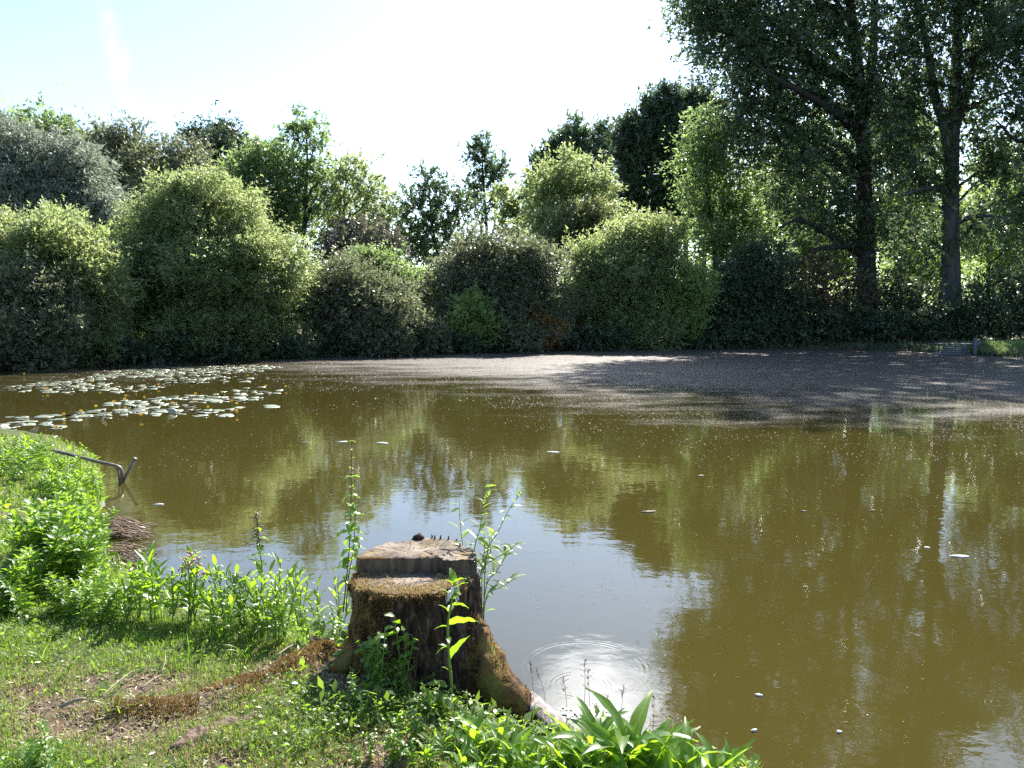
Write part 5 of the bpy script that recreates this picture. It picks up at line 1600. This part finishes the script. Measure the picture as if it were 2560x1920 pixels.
# comfrey-like plant in front of the stump
def comfrey():
    b = ground_pt(1130, 1760, 0.36); D = b[1]
    b = G(1128, 1760, 0.30); D = b[1]
    root = empty('comfrey_plant', b, 0, 'upright comfrey with large glowing leaves in front of the stump', 'plant')
    P = stem_part(root, [np.zeros(3), AT(1128, 1700, D) - b, AT(1122, 1630, D) - b, AT(1120, 1560, D) - b, AT(1130, 1500, D) - b, AT(1135, 1455, D) - b], 0.0075, 0.0035, k=8)
    big = leaf_mesh('leaf', 0.155, 0.052, 'ovate', 0.25, 0.55, 0, 'hero', 10, 0.1, 1)
    big2 = leaf_mesh('leaf', 0.14, 0.055, 'lance', 0.55, 0.2, 0, 'hero', 10, -0.2, 2)
    sm = leaf_mesh('leaf', 0.085, 0.034, 'ovate', 0.3, 0.9, 0, 'hero', 8, 0.2, 3)
    for (t, az, el, s_, me, ro) in ((0.60, R(-12), 0.45, 1.0, big, -0.9), (0.34, R(15), 0.95, 1.0, big2, -1.0), (0.58, R(185), 0.35, 0.75, sm, 0.6), (0.44, R(200), 0.1, 0.8, sm, 0.6), (0.42, R(170), 0.9, 0.6, sm, 0.2), (0.75, R(10), 0.3, 0.95, sm, -0.7),
                                    (0.25, R(195), 1.2, 0.7, sm, 0.4), (0.82, R(160), 1.1, 0.8, sm, 0.6), (0.9, R(40), 0.8, 0.9, sm, -0.5), (0.97, R(110), 1.3, 1.0, sm, 0), (0.98, R(0), 0.9, 0.8, sm, -0.6), (0.95, R(190), 1.2, 0.7, sm, 0.6),
                                    (0.7, R(80), 0.6, 0.8, sm, 0.1), (0.5, R(-80), 0.4, 0.7, sm, 0.1), (0.88, R(-60), 0.6, 0.8, sm, 0.3), (0.68, R(170), 1.2, 0.8, sm, 0.8), (0.8, R(-15), 1.1, 0.8, sm, -0.8)):
        add_leaf(root, me, at_t(P, t), az, el, s_, ro)
    T = Tubes()
    for k in range(16):
        a = rng.uniform(0, 6.28); p = at_t(P, rng.uniform(0.80, 0.95))
        T.add([p, p + np.array([math.cos(a) * 0.018, math.sin(a) * 0.018, 0.004]), p + np.array([math.cos(a) * 0.026, math.sin(a) * 0.026, -0.02])], [0.0025, 0.0045, 0.003], 6)
    link('flower_bells', T.mesh('flower_bells', M['white_debris']), root)
comfrey()


# row of broad lance leaved plants along the bottom right edge of the bank
def dock_row():
    me = [leaf_mesh('leaf', 0.17, 0.034, 'lance', 0.35, 0.35 + 0.25 * i, 0, 'hero', 8, 0.15 * (i - 1), i) for i in range(4)]
    mw = [leaf_mesh('leaf', 0.13, 0.045, 'ovate', 0.25, 0.5 + 0.3 * i, 0, 'hero', 8, 0.1, i + 5) for i in range(2)]
    spots = []
    for (u, v, h_) in ((1150, 1900, .12), (1190, 1850, .14), (1215, 1905, .12), (1240, 1860, .15), (1265, 1915, .12), (1285, 1890, .14), (1310, 1925, .13), (1340, 1895, .13), (1360, 1940, .14), (1385, 1900, .17), (1405, 1950, .14), (1430, 1915, .15),
                       (1450, 1960, .15), (1475, 1930, .18), (1500, 1975, .16), (1525, 1945, .16), (1545, 1990, .15), (1570, 1960, .21), (1600, 1990, .18), (1625, 1970, .18), (1650, 2010, .17), (1680, 1985, .16), (1700, 2030, .18), (1735, 2010, .17),
                       (1765, 2020, .20), (1790, 2040, .18), (1110, 1850, .10), (1070, 1880, .10), (1160, 1810, .11), (1440, 1990, .12), (1330, 1970, .12), (1560, 2030, .14), (1240, 1960, .1), (1180, 1960, .1), (1640, 2050, .14), (1720, 2070, .15)):
        spots.append((u, v, h_))
    protos = []
    for k in range(4):
        r_ = np.random.default_rng(100 + k)
        root = empty('lance_leaved_plant', (0, 0, 0), 0, '', 'plant', 'lance leaved plants along the bottom right bank')
        P = stem_part(root, [np.zeros(3), np.array([0.004, 0, 0.05]), np.array([r_.normal() * 0.012, r_.normal() * 0.01, 0.11])], 0.0035, 0.0018)
        for i in range(14):
            t = i / 13
            mm_ = me[int(r_.integers(4))] if r_.random() < 0.72 else mw[int(r_.integers(2))]
            add_leaf(root, mm_, at_t(P, t * 0.98), i * 2.4 + r_.normal() * 0.3, 0.45 + 0.75 * t + r_.normal() * 0.12, (0.62 + 0.35 * math.sin(math.pi * (0.2 + 0.7 * t))) * r_.uniform(0.85, 1.1), r_.normal() * 0.3)
        protos.append(root)
    order = sorted(range(len(spots)), key=lambda k: spots[k][0])
    words_ = ('first', 'second', 'third', 'fourth', 'fifth', 'sixth', 'seventh', 'eighth', 'ninth')
    zones = ((1215, 'right below the stump'), (1345, 'just below the big root'), (1485, 'in front of the white flake patch'), (1605, 'right of the white flake patch'), (1900, 'at the far right end'))
    seen = {}
    names = {}
    for k in order:
        z_ = next(t for lim, t in zones if spots[k][0] <= lim)
        seen[z_] = seen.get(z_, 0) + 1
        names[k] = '%s lance leaved plant from the left %s' % (words_[seen[z_] - 1], z_)
    cur = iter(range(len(spots)))
    labs = lambda u_: names[next(cur)]
    for i, (u, v, h_) in enumerate(spots):
        v += 45 if u < 1440 else 20
        h_ *= 0.9 if u < 1440 else 1.2
        p = ground_pt(u, v, 0.2)
        src = protos[i % 4]
        if i < 4:
            r = src
        else:
            r = src.copy(); COL.objects.link(r)
            for ch in src.children:
                c = ch.copy(); COL.objects.link(c); c.parent = r
        r['label'] = labs(u)
        r.location = p
        r.rotation_euler = (rng.normal() * 0.12, rng.normal() * 0.12, rng.uniform(0, 6.28))
        s_ = h_ / 0.155 * rng.uniform(0.9, 1.15)
        r.scale = (s_, s_, s_)
    # the one that stands highest, with dark pointed leaves
    root, p = plant_at('dark_leaved_plant', 1500, 1925, 'tallest plant of the bottom row, with a broad dark pointed leaf', 'plant', z=0.16)
    P = stem_part(root, [np.zeros(3), np.array([0, 0, 0.10]), np.array([0.01, 0, 0.19])], 0.004, 0.002)
    for i in range(11):
        add_leaf(root, (me + mw)[i % 6], at_t(P, i / 10.5), i * 2.3, 0.6 + 0.08 * i, 0.72 + 0.05 * (i % 3), rng.normal() * 0.3)
dock_row()


# strap leaved clumps, the flowering plant and other growth along the shore left of the stump
def shore_plants():
    strap = [leaf_mesh('leaf', 0.36, 0.014, 'strap', 0.4, 0.35 + 0.45 * i, 0, 'hero', 9, 0.3, i) for i in range(3)]
    broad = [leaf_mesh('leaf', 0.20, 0.040, 'lance', 0.4, 0.4 + 0.3 * i, 0, 'hero', 9, 0.2, i) for i in range(3)]
    ov = [leaf_mesh('leaf', 0.085, 0.030, 'ovate', 0.3, 0.6 + 0.2 * i, 0.0, 'hero', 8, 0.1, i) for i in range(3)]
    clumps = [(735, 1570, 11, 0.95, 0.6, 'tall sedge clump with upright straps midway between nettle and stump'), (655, 1585, 9, 0.85, 0.9, 'arching sedge clump spilling over at the shore left of the tall straps'), (520, 1560, 8, 0.7, 0.4, 'short upright sedge tuft right of the flowering plant'),
              (400, 1545, 8, 0.7, 0.5, 'upright sedge tuft between the two leafy shore plants'), (490, 1660, 9, 0.45, 0.5, 'low sedge tuft in the grass below the flowering plant'), (300, 1790, 7, 0.4, 0.9, 'small grass tuft beside the bare soil at left'), (620, 1650, 8, 0.45, 0.7, 'low sedge tuft at the brow of the mossy ridge'),
              (110, 1650, 8, 0.4, 0.8, 'small grass tuft in the lawn far left'), (240, 1680, 7, 0.4, 0.8, 'small grass tuft left of the twig'), (560, 1600, 8, 0.55, 0.7, 'grass tuft on the shore below the sedges')]
    for (u, v, n, s_, spread, lab) in clumps:
        root, p = plant_at('sedge_clump', u, v, lab, 'sedge', 'sedge and grass tufts on the near bank')
        for i in range(n):
            az = rng.uniform(0, 6.28)
            add_leaf(root, strap[int(rng.integers(3))], (rng.normal() * 0.02, rng.normal() * 0.02, -0.01), az, R(90) - abs(rng.normal()) * 0.35 * spread, s_ * rng.uniform(0.6, 1.1), rng.normal() * 0.3, 'blade')
    # flowering plant (dusty pink clusters)
    root, p = plant_at('flowering_comfrey', 470, 1560, 'leafy plant with dusty pink flower clusters standing at the shore', 'plant')
    for j in range(5):
        top = AT(470 + [0, 26, -10, 45, 10][j], [1400, 1395, 1420, 1440, 1385][j], p[1] + 0.02 * j) - p
        P = stem_part(root, [np.array([0.01 * j, 0, 0]), top * 0.5 + [0.01, 0, 0.0], top], 0.005, 0.0025)
        for i in range(11):
            t = 0.2 + 0.78 * i / 10
            add_leaf(root, (broad if t < 0.7 else ov)[int(rng.integers(3))], at_t(P, t), i * 2.4 + j, 0.7 + 0.4 * t, rng.uniform(0.5, 0.85) * (1.0 if t < 0.7 else 1.2), rng.normal() * 0.4)
        T = Tubes()
        for k in range(14):
            q = at_t(P, 0.97) + rng.normal(size=3) * 0.018
            T.add([q, q + np.array([rng.normal() * 0.004, -0.004, 0.010])], [0.003, 0.0055], 6)
        link('flower_cluster', T.mesh('flower_cluster', M['pinkflower']), root)
    for (u, v, tops, sc, lab) in ((375, 1555, ((376, 1400), (360, 1440), (400, 1430)), 0.95, 'broad leaved shore plant with a dark pointed tip, left of the pink flowers'),
                                  (600, 1570, ((590, 1420), (575, 1440), (615, 1440)), 0.75, 'bright leafy plant at the shore right of the pink flowers'),
                                  (680, 1560, ((675, 1430), (700, 1440), (650, 1410)), 0.75, 'bright leafy plant beside the drooping nettle spike'),
                                  (730, 1540, ((745, 1420), (720, 1430), (760, 1450)), 0.7, 'leafy willow herb rising through the sedge straps'),
                                  (640, 1590, ((630, 1480), (660, 1490)), 0.6, 'low leafy plant in front of the drooping nettle'),
                                  (790, 1560, ((800, 1470), (780, 1480), (815, 1490)), 0.6, 'leafy plant next to the reddish rotten lump')):
        root, p = plant_at('leafy_shore_plant', u, v, lab, 'plant', 'leafy plants on the shore left of the stump')
        for j, tp in enumerate(tops):
            top = AT(tp[0], tp[1], p[1] + 0.03 * (j - 1)) - p
            P = stem_part(root, [np.array([0.01 * j, 0, 0]), top * 0.5 + [0.012, 0, 0], top], 0.004, 0.002)
            n = 12
            for i in range(n):
                t = 0.15 + 0.84 * i / (n - 1)
                ml = broad if (u == 375) else (ov if rng.random() < 0.4 else broad)
                add_leaf(root, ml[int(rng.integers(3))], at_t(P, t), i * 2.4 + j * 1.1, 0.55 + 0.6 * t + rng.normal() * 0.15, sc * rng.uniform(0.55, 0.95) * (0.8 if t > .85 else 1.0), rng.normal() * 0.4)
    # pale, sun-bleached bramble by the stump
    pale = [leaf_mesh('leaf', 0.065, 0.045, 'ovate', 0.2, 0.5 + 0.2 * i, 0.06, 'pale', 8, 0.1, i) for i in range(3)]
    root, p = plant_at('bramble', 812, 1540, 'bramble with whitish sun-bleached leaves between sedge and stump', 'bramble')
    for j, tp in enumerate(((790, 1430), (825, 1440), (805, 1470), (840, 1470))):
        top = AT(tp[0], tp[1], p[1] + 0.04 * (j - 1)) - p
        P = stem_part(root, [np.array([0.01 * j, 0, 0]), top * 0.6 + [0.012, 0, 0.02], top], 0.0035, 0.002)
        for i in range(11):
            t = 0.3 + 0.69 * i / 10
            add_leaf(root, (pale if rng.random() < 0.6 else ov)[int(rng.integers(3))], at_t(P, t), i * 2.4 + j, 0.3 + rng.normal() * 0.3, rng.uniform(0.6, 1.0), rng.normal() * 0.4)
    # weeds climbing in front of the stump
    tiny = [leaf_mesh('leaf', 0.035, 0.020, 'ovate', 0.25, 0.6, 0.0, 'hero', 5, 0.1, i) for i in range(2)]
    for i, (u, v, h_, lean, lab) in enumerate(((985, 1700, 0.24, 0.03, 'thin climbing weed on the front of the stump, leftmost'), (1000, 1690, 0.27, -0.02, 'tall thin cleavers in front of the stump face'), (1020, 1710, 0.22, 0.03, 'thin weed left of the comfrey stem'),
                                               (960, 1690, 0.20, 0.0, 'small weed in the shade of the mossy root'), (1050, 1720, 0.14, 0.02, 'low weed with yellowish tip in front of the stump'), (1075, 1740, 0.12, -0.01, 'low bushy weed just left of the comfrey'),
                                               (1190, 1740, 0.15, 0.02, 'bushy weed at the front of the big root'), (1205, 1720, 0.17, 0.0, 'weed with pale flowers by the big root'), (1170, 1770, 0.11, 0.02, 'low weed right of the comfrey foot'), (1100, 1780, 0.10, 0.0, 'low weed at the comfrey foot'),
                                               (1230, 1790, 0.12, 0.03, 'weed growing out below the big root'), (940, 1560, 0.12, 0.0, 'small weed rooted in the mossy flank of the stump'), (1060, 1790, 0.10, .02, 'small weed in the shadow before the stump'), (900, 1760, 0.08, 0, 'tiny weed in the grass before the mossy root'))):
        root, p = plant_at('small_weed', u, v, lab, 'weed', 'small weeds around the stump')
        for j in range(3):
            P = stem_part(root, [np.zeros(3), np.array([lean * 0.4 + 0.02 * (j - 1), 0, h_ * 0.5]), np.array([lean + 0.035 * (j - 1), -0.01, h_ * (1 - 0.15 * j)])], 0.0022, 0.001)
            for k in range(13):
                t = 0.1 + 0.89 * k / 12
                add_leaf(root, tiny[k % 2], at_t(P, t), k * 2.4 + j, 0.3 + rng.normal() * 0.3, rng.uniform(0.6, 1.15), rng.normal() * 0.4)
    # fine seeding grasses against the water
    T = Tubes()
    for (u0, v0, u1, v1) in ((1330, 1800, 1325, 1650), (1415, 1850, 1408, 1690), (1450, 1850, 1462, 1650), (1465, 1870, 1470, 1670), (1530, 1870, 1560, 1710), (1515, 1850, 1518, 1740), (1365, 1770, 1340, 1670), (1620, 1880, 1635, 1740), (1490, 1880, 1492, 1760)):
        b = G(u0, v0, 0.12); D = b[1]
        top = AT(u1, v1, D)
        T.add(smooth_path([b, (b + top) / 2 + [0.01, 0, 0], top], 4), np.linspace(0.0014, 0.0008, 9), 4, cap=False)
        for k in range(12):
            p = b + (top - b) * rng.uniform(0.75, 1.0)
            T.add([p, p + np.array([rng.normal() * 0.010, 0, 0.012])], [0.0008, 0.0014], 4)
    o = link('seeding_grass_stalks', T.mesh('seeding_grass_stalks', M['straw']))
    tag(o, 'thin seeding grass stalks in front of the ripples', 'grass', None, 'stuff')
shore_plants()


# ------------------------------------------------------------------ nettle beds on the left bank
def nettle_beds():
    def proto(seed, h_, pairs):
        r_ = np.random.default_rng(seed)
        root = empty('nettle_plant', (0, 0, 0), 0, '', 'nettle', 'nettles crowding the left bank')
        Pst = smooth_path([(0, 0, -0.03), (r_.normal() * 0.02, r_.normal() * 0.02, h_ * 0.5), (r_.normal() * 0.04, r_.normal() * 0.04, h_)], 4)
        T = Tubes(); T.add(Pst, np.linspace(0.004, 0.002, len(Pst)), 5)
        link('stem', T.mesh('stem', M['stem']), root)
        Ps, Ds, Ls = [], [], []
        for i in range(pairs):
            t = 0.12 + 0.87 * i / (pairs - 1)
            p = at_t(Pst, t)
            for q in range(4):
                az = q * math.pi / 2 + i * 0.8 + r_.normal() * 0.2
                el = 0.35 + 0.5 * t + r_.normal() * 0.2
                d = np.array([math.cos(az) * math.cos(el), math.sin(az) * math.cos(el), math.sin(el)])
                out = 0.025 * (1 - t * 0.5)
                Ps.append(p + d * out); Ds.append(d); Ls.append(r_.uniform(0.045, 0.085) * (1.15 - 0.5 * t))
        P = np.array(Ps); Dv = np.array(Ds); ln = np.array(Ls)
        # folded, drooping pointed leaves of six corners
        side = np.cross(Dv, [0, 0, 1.0]); side /= np.linalg.norm(side, axis=1)[:, None]
        side += r_.normal(size=side.shape) * 0.25
        upv = np.cross(side, Dv)
        l_ = ln[:, None]; w_ = l_ * 0.26
        V = np.stack([P, P + Dv * l_ * 0.35 + side * w_ + upv * l_ * 0.06, P + Dv * l_ * 0.7 + side * w_ * 0.62 - upv * l_ * 0.02, P + Dv * l_ * 1.0 - upv * l_ * 0.22,
                      P + Dv * l_ * 0.7 - side * w_ * 0.62 - upv * l_ * 0.02, P + Dv * l_ * 0.35 - side * w_ + upv * l_ * 0.06, P + Dv * l_ * 0.5 - upv * l_ * 0.03], 1).reshape(-1, 3)
        n = len(P); b = np.arange(n)[:, None] * 7
        F = np.concatenate([b + np.array([[0, 1, 6]]), b + np.array([[1, 2, 6]]), b + np.array([[2, 3, 6]]), b + np.array([[3, 4, 6]]), b + np.array([[4, 5, 6]]), b + np.array([[5, 0, 6]])])
        tint = np.tile(r_.random(n), 6)
        link('foliage', mesh_np('foliage', V, F, L['nettle'], tint=tint), root)
        return root
    protos = [proto(s_, 0.34, 13) for s_ in (1, 2, 3, 4)]
    beds = [([(-120, 1180), (60, 1150), (190, 1185), (150, 1215), (20, 1210), (-120, 1230)], 40, (0.75, 1.1), 'nettle in the far bed on the left bank, by the lily pads'),
            ([(120, 1220), (230, 1225), (262, 1260), (200, 1280), (130, 1270)], 34, (0.7, 1.0), 'nettle in the middle bed on the left bank, beside the bent pipe'),
            ([(40, 1440), (90, 1370), (200, 1345), (280, 1370), (255, 1440), (200, 1475), (110, 1480)], 66, (0.8, 1.25), 'nettle in the big dense bed above the dead reeds'),
            ([(-60, 1500), (60, 1475), (120, 1500), (60, 1540), (-60, 1560)], 26, (0.6, 0.9), 'nettle in the bed cut by the left picture edge'),
            ([(120, 1530), (230, 1500), (330, 1520), (330, 1560), (200, 1570)], 40, (0.4, 0.65), 'low nettle at the shore left of the leafy shore plants'),
            ([(-40, 1930), (90, 1880), (130, 1960), (-40, 2040)], 9, (0.3, 0.45), 'low nettle in the bottom left corner')]
    first = list(protos)
    cnt = 0
    for poly, n, (s0, s1), lab in beds:
        W = np.array(poly, float)
        lo, hi = W.min(0), W.max(0)
        got, tries = 0, 0
        while got < n and tries < 4000:
            tries += 1
            q = lo + (hi - lo) * rng.random(2)
            ins = False
            for i in range(len(W)):
                a, b = W[i], W[(i + 1) % len(W)]
                if (a[1] > q[1]) != (b[1] > q[1]) and q[0] < (b[0] - a[0]) * (q[1] - a[1]) / (b[1] - a[1]) + a[0]:
                    ins = not ins
            if not ins: continue
            p = ground_pt(q[0], q[1], 0.35)
            sdv = float(pond_sd(np.array([p[0]]), np.array([p[1]]))[0])
            if sdv < -0.02: continue
            src = protos[cnt % 4]
            if first:
                r = first.pop(0); src = r
            else:
                r = src.copy(); COL.objects.link(r)
                for ch in src.children:
                    c = ch.copy(); COL.objects.link(c); c.parent = r
            r['label'] = lab
            r.location = p
            r.rotation_euler = (rng.normal() * 0.15, rng.normal() * 0.15, rng.uniform(0, 6.28))
            s_ = rng.uniform(s0, s1)
            r.scale = (s_ * 1.1, s_ * 1.1, s_)
            got += 1; cnt += 1
nettle_beds()


def copy_tree(src, loc, rz, sc, label, group, tilt=0.1):
    r = src.copy(); COL.objects.link(r)
    for ch in src.children:
        c = ch.copy(); COL.objects.link(c); c.parent = r
    r.location = loc
    r.rotation_euler = (rng.normal() * tilt, rng.normal() * tilt, rz)
    r.scale = (sc, sc, sc)
    r['label'] = label; r['group'] = group
    return r


def more_weeds():
    shore = [o for o in COL.objects if o.name.startswith('leafy_shore_plant')]
    weeds = [o for o in COL.objects if o.name.startswith('small_weed')]
    nets = [o for o in COL.objects if o.name.startswith('short_nettle')]
    for i, (u, v) in enumerate(((560, 1560), (585, 1600), (615, 1565), (650, 1575), (668, 1600), (700, 1575), (715, 1600), (745, 1560), (760, 1590), (775, 1565), (800, 1580), (825, 1570), (845, 1600), (540, 1590), (430, 1560), (350, 1550), (320, 1560), (690, 1620))):
        copy_tree(shore[1 + i % 5], ground_pt(u, v, 0.3), rng.uniform(0, 6.28), rng.uniform(0.7, 1.2), 'leafy green stalks in the tangle of growth along the shore left of the stump', 'tangled growth on the shore left of the stump')
    for i in range(34):
        u, v = rng.uniform(880, 1290), rng.uniform(1720, 1930)
        if v < 1640 + (u - 1000) * 0.35: v += 90
        src = weeds[i % len(weeds)] if i % 3 else nets[i % len(nets)]
        copy_tree(src, ground_pt(u, v, 0.36), rng.uniform(0, 6.28), rng.uniform(0.35, 0.75), 'small leafy weed in the dense green growth right below the stump', 'weeds growing below the stump', 0.2)
    for i in range(16):
        u, v = rng.uniform(925, 1070), rng.uniform(1670, 1735)
        copy_tree(weeds[i % 4], ground_pt(u, v, 0.38), rng.uniform(0, 6.28), rng.uniform(0.8, 1.35), 'thin weed scrambling up the shaded front of the stump', 'weeds scrambling up the front of the stump', 0.15)
    for i in range(12):
        u, v = rng.uniform(830, 960), rng.uniform(1600, 1700)
        copy_tree(nets[i % len(nets)], ground_pt(u, v, 0.4), rng.uniform(0, 6.28), rng.uniform(0.35, 0.8), 'small nettle sprouting through the moss at the left foot of the stump', 'small nettles at the left foot of the stump', 0.2)
more_weeds()


# ------------------------------------------------------------------ grass and ground cover on the near bank
def visible_samples(n, rect, bias):
    """points on the bank, spread evenly over the picture of it"""
    u = rng.uniform(rect[0], rect[2], n); v = rect[1] + (rect[3] - rect[1]) * rng.random(n) ** bias
    z = np.full(n, 0.42)
    for _ in range(4):
        d = np.stack([(u - CX) / FPX, math.cos(PITCH) + (CY - v) / FPX * math.sin(PITCH), -math.sin(PITCH) + (CY - v) / FPX * math.cos(PITCH)], -1)
        t = (z - EYE) / d[:, 2]
        x, y = d[:, 0] * t, d[:, 1] * t
        z = near_height(x, y)
    return x, y, z, u, v


def grass():
    x, y, z, u, v = visible_samples(300000, (-150, 1090, 1900, 2150), 0.85)
    sd_ = pond_sd(x, y)
    bare, dry = bareness(x, y), dryness(x, y)
    clump = vnoise(x * 5.0, y * 5.0, 71, 3)
    keep = (sd_ > 0.0) & (rng.random(len(x)) > bare * 0.8 + 0.12 * dry) & (clump + rng.normal(size=len(x)) * 0.35 > -0.45)
    keep &= np.hypot(x - STUMP[0], y - STUMP[1]) > 0.36
    x, y, z, u, v, sd_, bare, dry, clump = (a[keep] for a in (x, y, z, u, v, sd_, bare, dry, clump))
    n = len(x)
    shore = np.exp(-(sd_ / 0.35) ** 2)
    hh = rng.uniform(0.018, 0.045, n) * (1 + 0.45 * clump) + shore * rng.uniform(0.0, 0.09, n)
    hh *= np.where(y > 5.5, 1.5, 1.0) * (1 - 0.35 * dry)
    wd = rng.uniform(0.0022, 0.0040, n) * np.clip(y / 4.0, 0.9, 2.2)
    az = rng.uniform(0, 6.28, n) + 0.8 * vnoise(x * 3, y * 3, 72, 2)
    lean = np.abs(rng.normal(0.55, 0.35, n))
    dx, dy = np.cos(az), np.sin(az)
    base = np.stack([x, y, z - 0.003], -1)
    dirn = np.stack([dx, dy, np.zeros(n)], -1)
    side = np.stack([-dy, dx, np.zeros(n)], -1)
    up = np.array([0, 0, 1.0])
    h1 = hh[:, None]; l1 = lean[:, None]; w1 = wd[:, None]
    m_ = base + up * h1 * 0.6 + dirn * h1 * 0.35 * l1
    t_ = base + up * h1 * (1.0 - 0.25 * l1) + dirn * h1 * 1.0 * l1
    V = np.stack([base - side * w1 * 0.5, base + side * w1 * 0.5, m_ + side * w1 * 0.42, m_ - side * w1 * 0.42, t_], 1).reshape(-1, 3)
    b = np.arange(n)[:, None] * 5
    Q = b + np.array([[0, 1, 2, 3]]); T = b + np.array([[3, 2, 4]])
    straw = (rng.random(n) < 0.07 + 0.38 * dry + 0.3 * bare)
    tint = np.where(straw, rng.uniform(0.75, 1.0, n), np.clip(rng.normal(0.30, 0.16, n) + 0.15 * clump, 0, 0.62))
    m, w = mat_new('grass_blade')
    at = w.n('ShaderNodeAttribute', attribute_name='tint').outputs['Fac']
    c = w.ramp(at, [(0.0, (0.06, 0.12, 0.02)), (0.35, (0.11, 0.18, 0.03)), (0.62, (0.17, 0.23, 0.05)), (0.75, (0.30, 0.24, 0.11)), (1.0, (0.42, 0.33, 0.20))])
    tcl = w.ramp(at, [(0.0, (0.18, 0.36, 0.02)), (0.35, (0.30, 0.50, 0.03)), (0.62, (0.44, 0.60, 0.05)), (0.75, (0.36, 0.26, 0.10)), (1.0, (0.42, 0.32, 0.18))])
    pb = w.n('ShaderNodeBsdfPrincipled', ins={'Base Color': c, 'Roughness': 0.42, 'Specular IOR Level': 0.5})
    tr = w.n('ShaderNodeBsdfTranslucent', ins={'Color': tcl})
    w.n('ShaderNodeOutputMaterial', ins={0: w.n('ShaderNodeMixShader', ins={0: 0.45, 1: pb.outputs[0], 2: tr.outputs[0]}).outputs[0]})
    print('grass blades', n)
    o = link('grass', mesh_np('grass', V, Q, m, quads=T, tint=np.concatenate([tint, tint])))
    tag(o, 'short sunlit grass covering the near bank', 'grass', None, 'stuff')

    # small broad leaves growing through the grass
    x, y, z, u, v = visible_samples(125000, (-150, 1090, 1900, 2150), 0.85)
    sd_ = pond_sd(x, y); bare = bareness(x, y)
    patch = vnoise(x * 2.3, y * 2.3, 81, 3)
    right = np.exp(-(seg_dist(x, y, [(-0.55, 3.25), (0.1, 3.1), (0.9, 2.9)]) / 0.45) ** 2)
    left = sstep(-x, 1.0, 2.5)
    shore = np.exp(-(sd_ / 0.45) ** 2)
    p = 0.25 + 0.30 * (patch > 0.05) + 0.28 * right + 0.35 * shore - 0.45 * bare - 0.25 * dryness(x, y)
    keep = (sd_ > -0.03) & (rng.random(len(x)) < p) & (np.hypot(x - STUMP[0], y - STUMP[1]) > 0.33)
    x, y, z, sd_, right, shore, patch = (a[keep] for a in (x, y, z, sd_, right, shore, patch))
    n = len(x)
    # gather round sprigs
    az = rng.uniform(0, 6.28, n); el = rng.normal(0.35, 0.4, n)
    Dv = np.stack([np.cos(az) * np.cos(el), np.sin(az) * np.cos(el), np.sin(el)], -1)
    hgt_ = rng.random(n) * (0.025 + 0.05 * right + 0.10 * shore + 0.02 * (patch > 0.05))
    P = np.stack([x, y, z + hgt_], -1)
    ln = np.clip(np.exp(rng.normal(math.log(0.017), 0.45, n)), 0.006, 0.055) * (1 + 0.4 * right + 0.6 * shore) * np.clip(y / 4.0, 0.9, 1.8)
    V, F = leaf_cloud(P, Dv, ln, ln * rng.uniform(0.18, 0.6, n), 82, quad=True, up=1.8)
    o = link('ground_cover', mesh_np('ground_cover', V, F, L['weed'], tint=np.where(rng.random(n) < 0.06, 1.6, np.clip(rng.normal(0.45, 0.28, n), 0, 1))))
    tag(o, 'small broad leaved weeds mixed through the grass', 'weeds', None, 'stuff')
    print('ground cover', n)

    # crumbs of soil and dead leaf litter on the bare patches
    x, y, z, u, v = visible_samples(60000, (-100, 1550, 1200, 2000), 1.0)
    k = (rng.random(len(x)) < 0.28 * np.maximum(bareness(x, y), 0.15 * dryness(x, y))) & (pond_sd(x, y) > 0.02)
    x, y, z = x[k], y[k], z[k]; n = len(x)
    az = rng.uniform(0, 6.28, n); el = rng.normal(0.15, 0.3, n)
    Dv = np.stack([np.cos(az) * np.cos(el), np.sin(az) * np.cos(el), np.sin(el)], -1)
    ln = rng.uniform(0.008, 0.035, n)
    V, F = leaf_cloud(np.stack([x, y, z + 0.003], -1), Dv, ln, ln * rng.uniform(0.08, 0.5, n), 83, quad=True, up=3.0)
    m, w = mat_new('leaf_litter')
    at = w.n('ShaderNodeAttribute', attribute_name='tint').outputs['Fac']
    c = w.ramp(at, [(0.0, (0.06, 0.04, 0.028)), (0.5, (0.17, 0.115, 0.07)), (0.85, (0.34, 0.26, 0.17)), (1.0, (0.55, 0.48, 0.38))])
    w.n('ShaderNodeOutputMaterial', ins={0: w.n('ShaderNodeBsdfPrincipled', ins={'Base Color': c, 'Roughness': 0.8}).outputs[0]})
    o = link('leaf_litter', mesh_np('leaf_litter', V, F, m, tint=rng.random(n)))
    tag(o, 'dry brown litter scattered over the bare patches', 'litter', None, 'stuff')
grass()

# ------------------------------------------------------------------ thin summer haze
def haze():
    x0, x1, y0, y1, z0, z1 = -1540, 1540, -1515, 1565, -2.6, 42.0
    V = [(x, y, z) for x in (x0, x1) for y in (y0, y1) for z in (z0, z1)]
    F = [(0, 1, 3, 2), (4, 6, 7, 5), (0, 4, 5, 1), (2, 3, 7, 6), (0, 2, 6, 4), (1, 5, 7, 3)]
    m, w = mat_new('haze')
    pv = w.n('ShaderNodeVolumePrincipled', ins={'Color': (0.80, 0.88, 1.0, 1.0), 'Density': HAZE, 'Anisotropy': 0.55})
    o = w.n('ShaderNodeOutputMaterial')
    w.t.links.new(pv.outputs[0], o.inputs['Volume'])
    tag(link('haze', mesh_np('haze', np.array(V, float), np.array(F), m)), 'thin bright summer haze over the pond', None, None, 'stuff')
if HAZE > 0:
    haze()

print('crown tris', TRI, 'objects', len(bpy.data.objects), 'script', round(time.time() - T0, 1), 's')
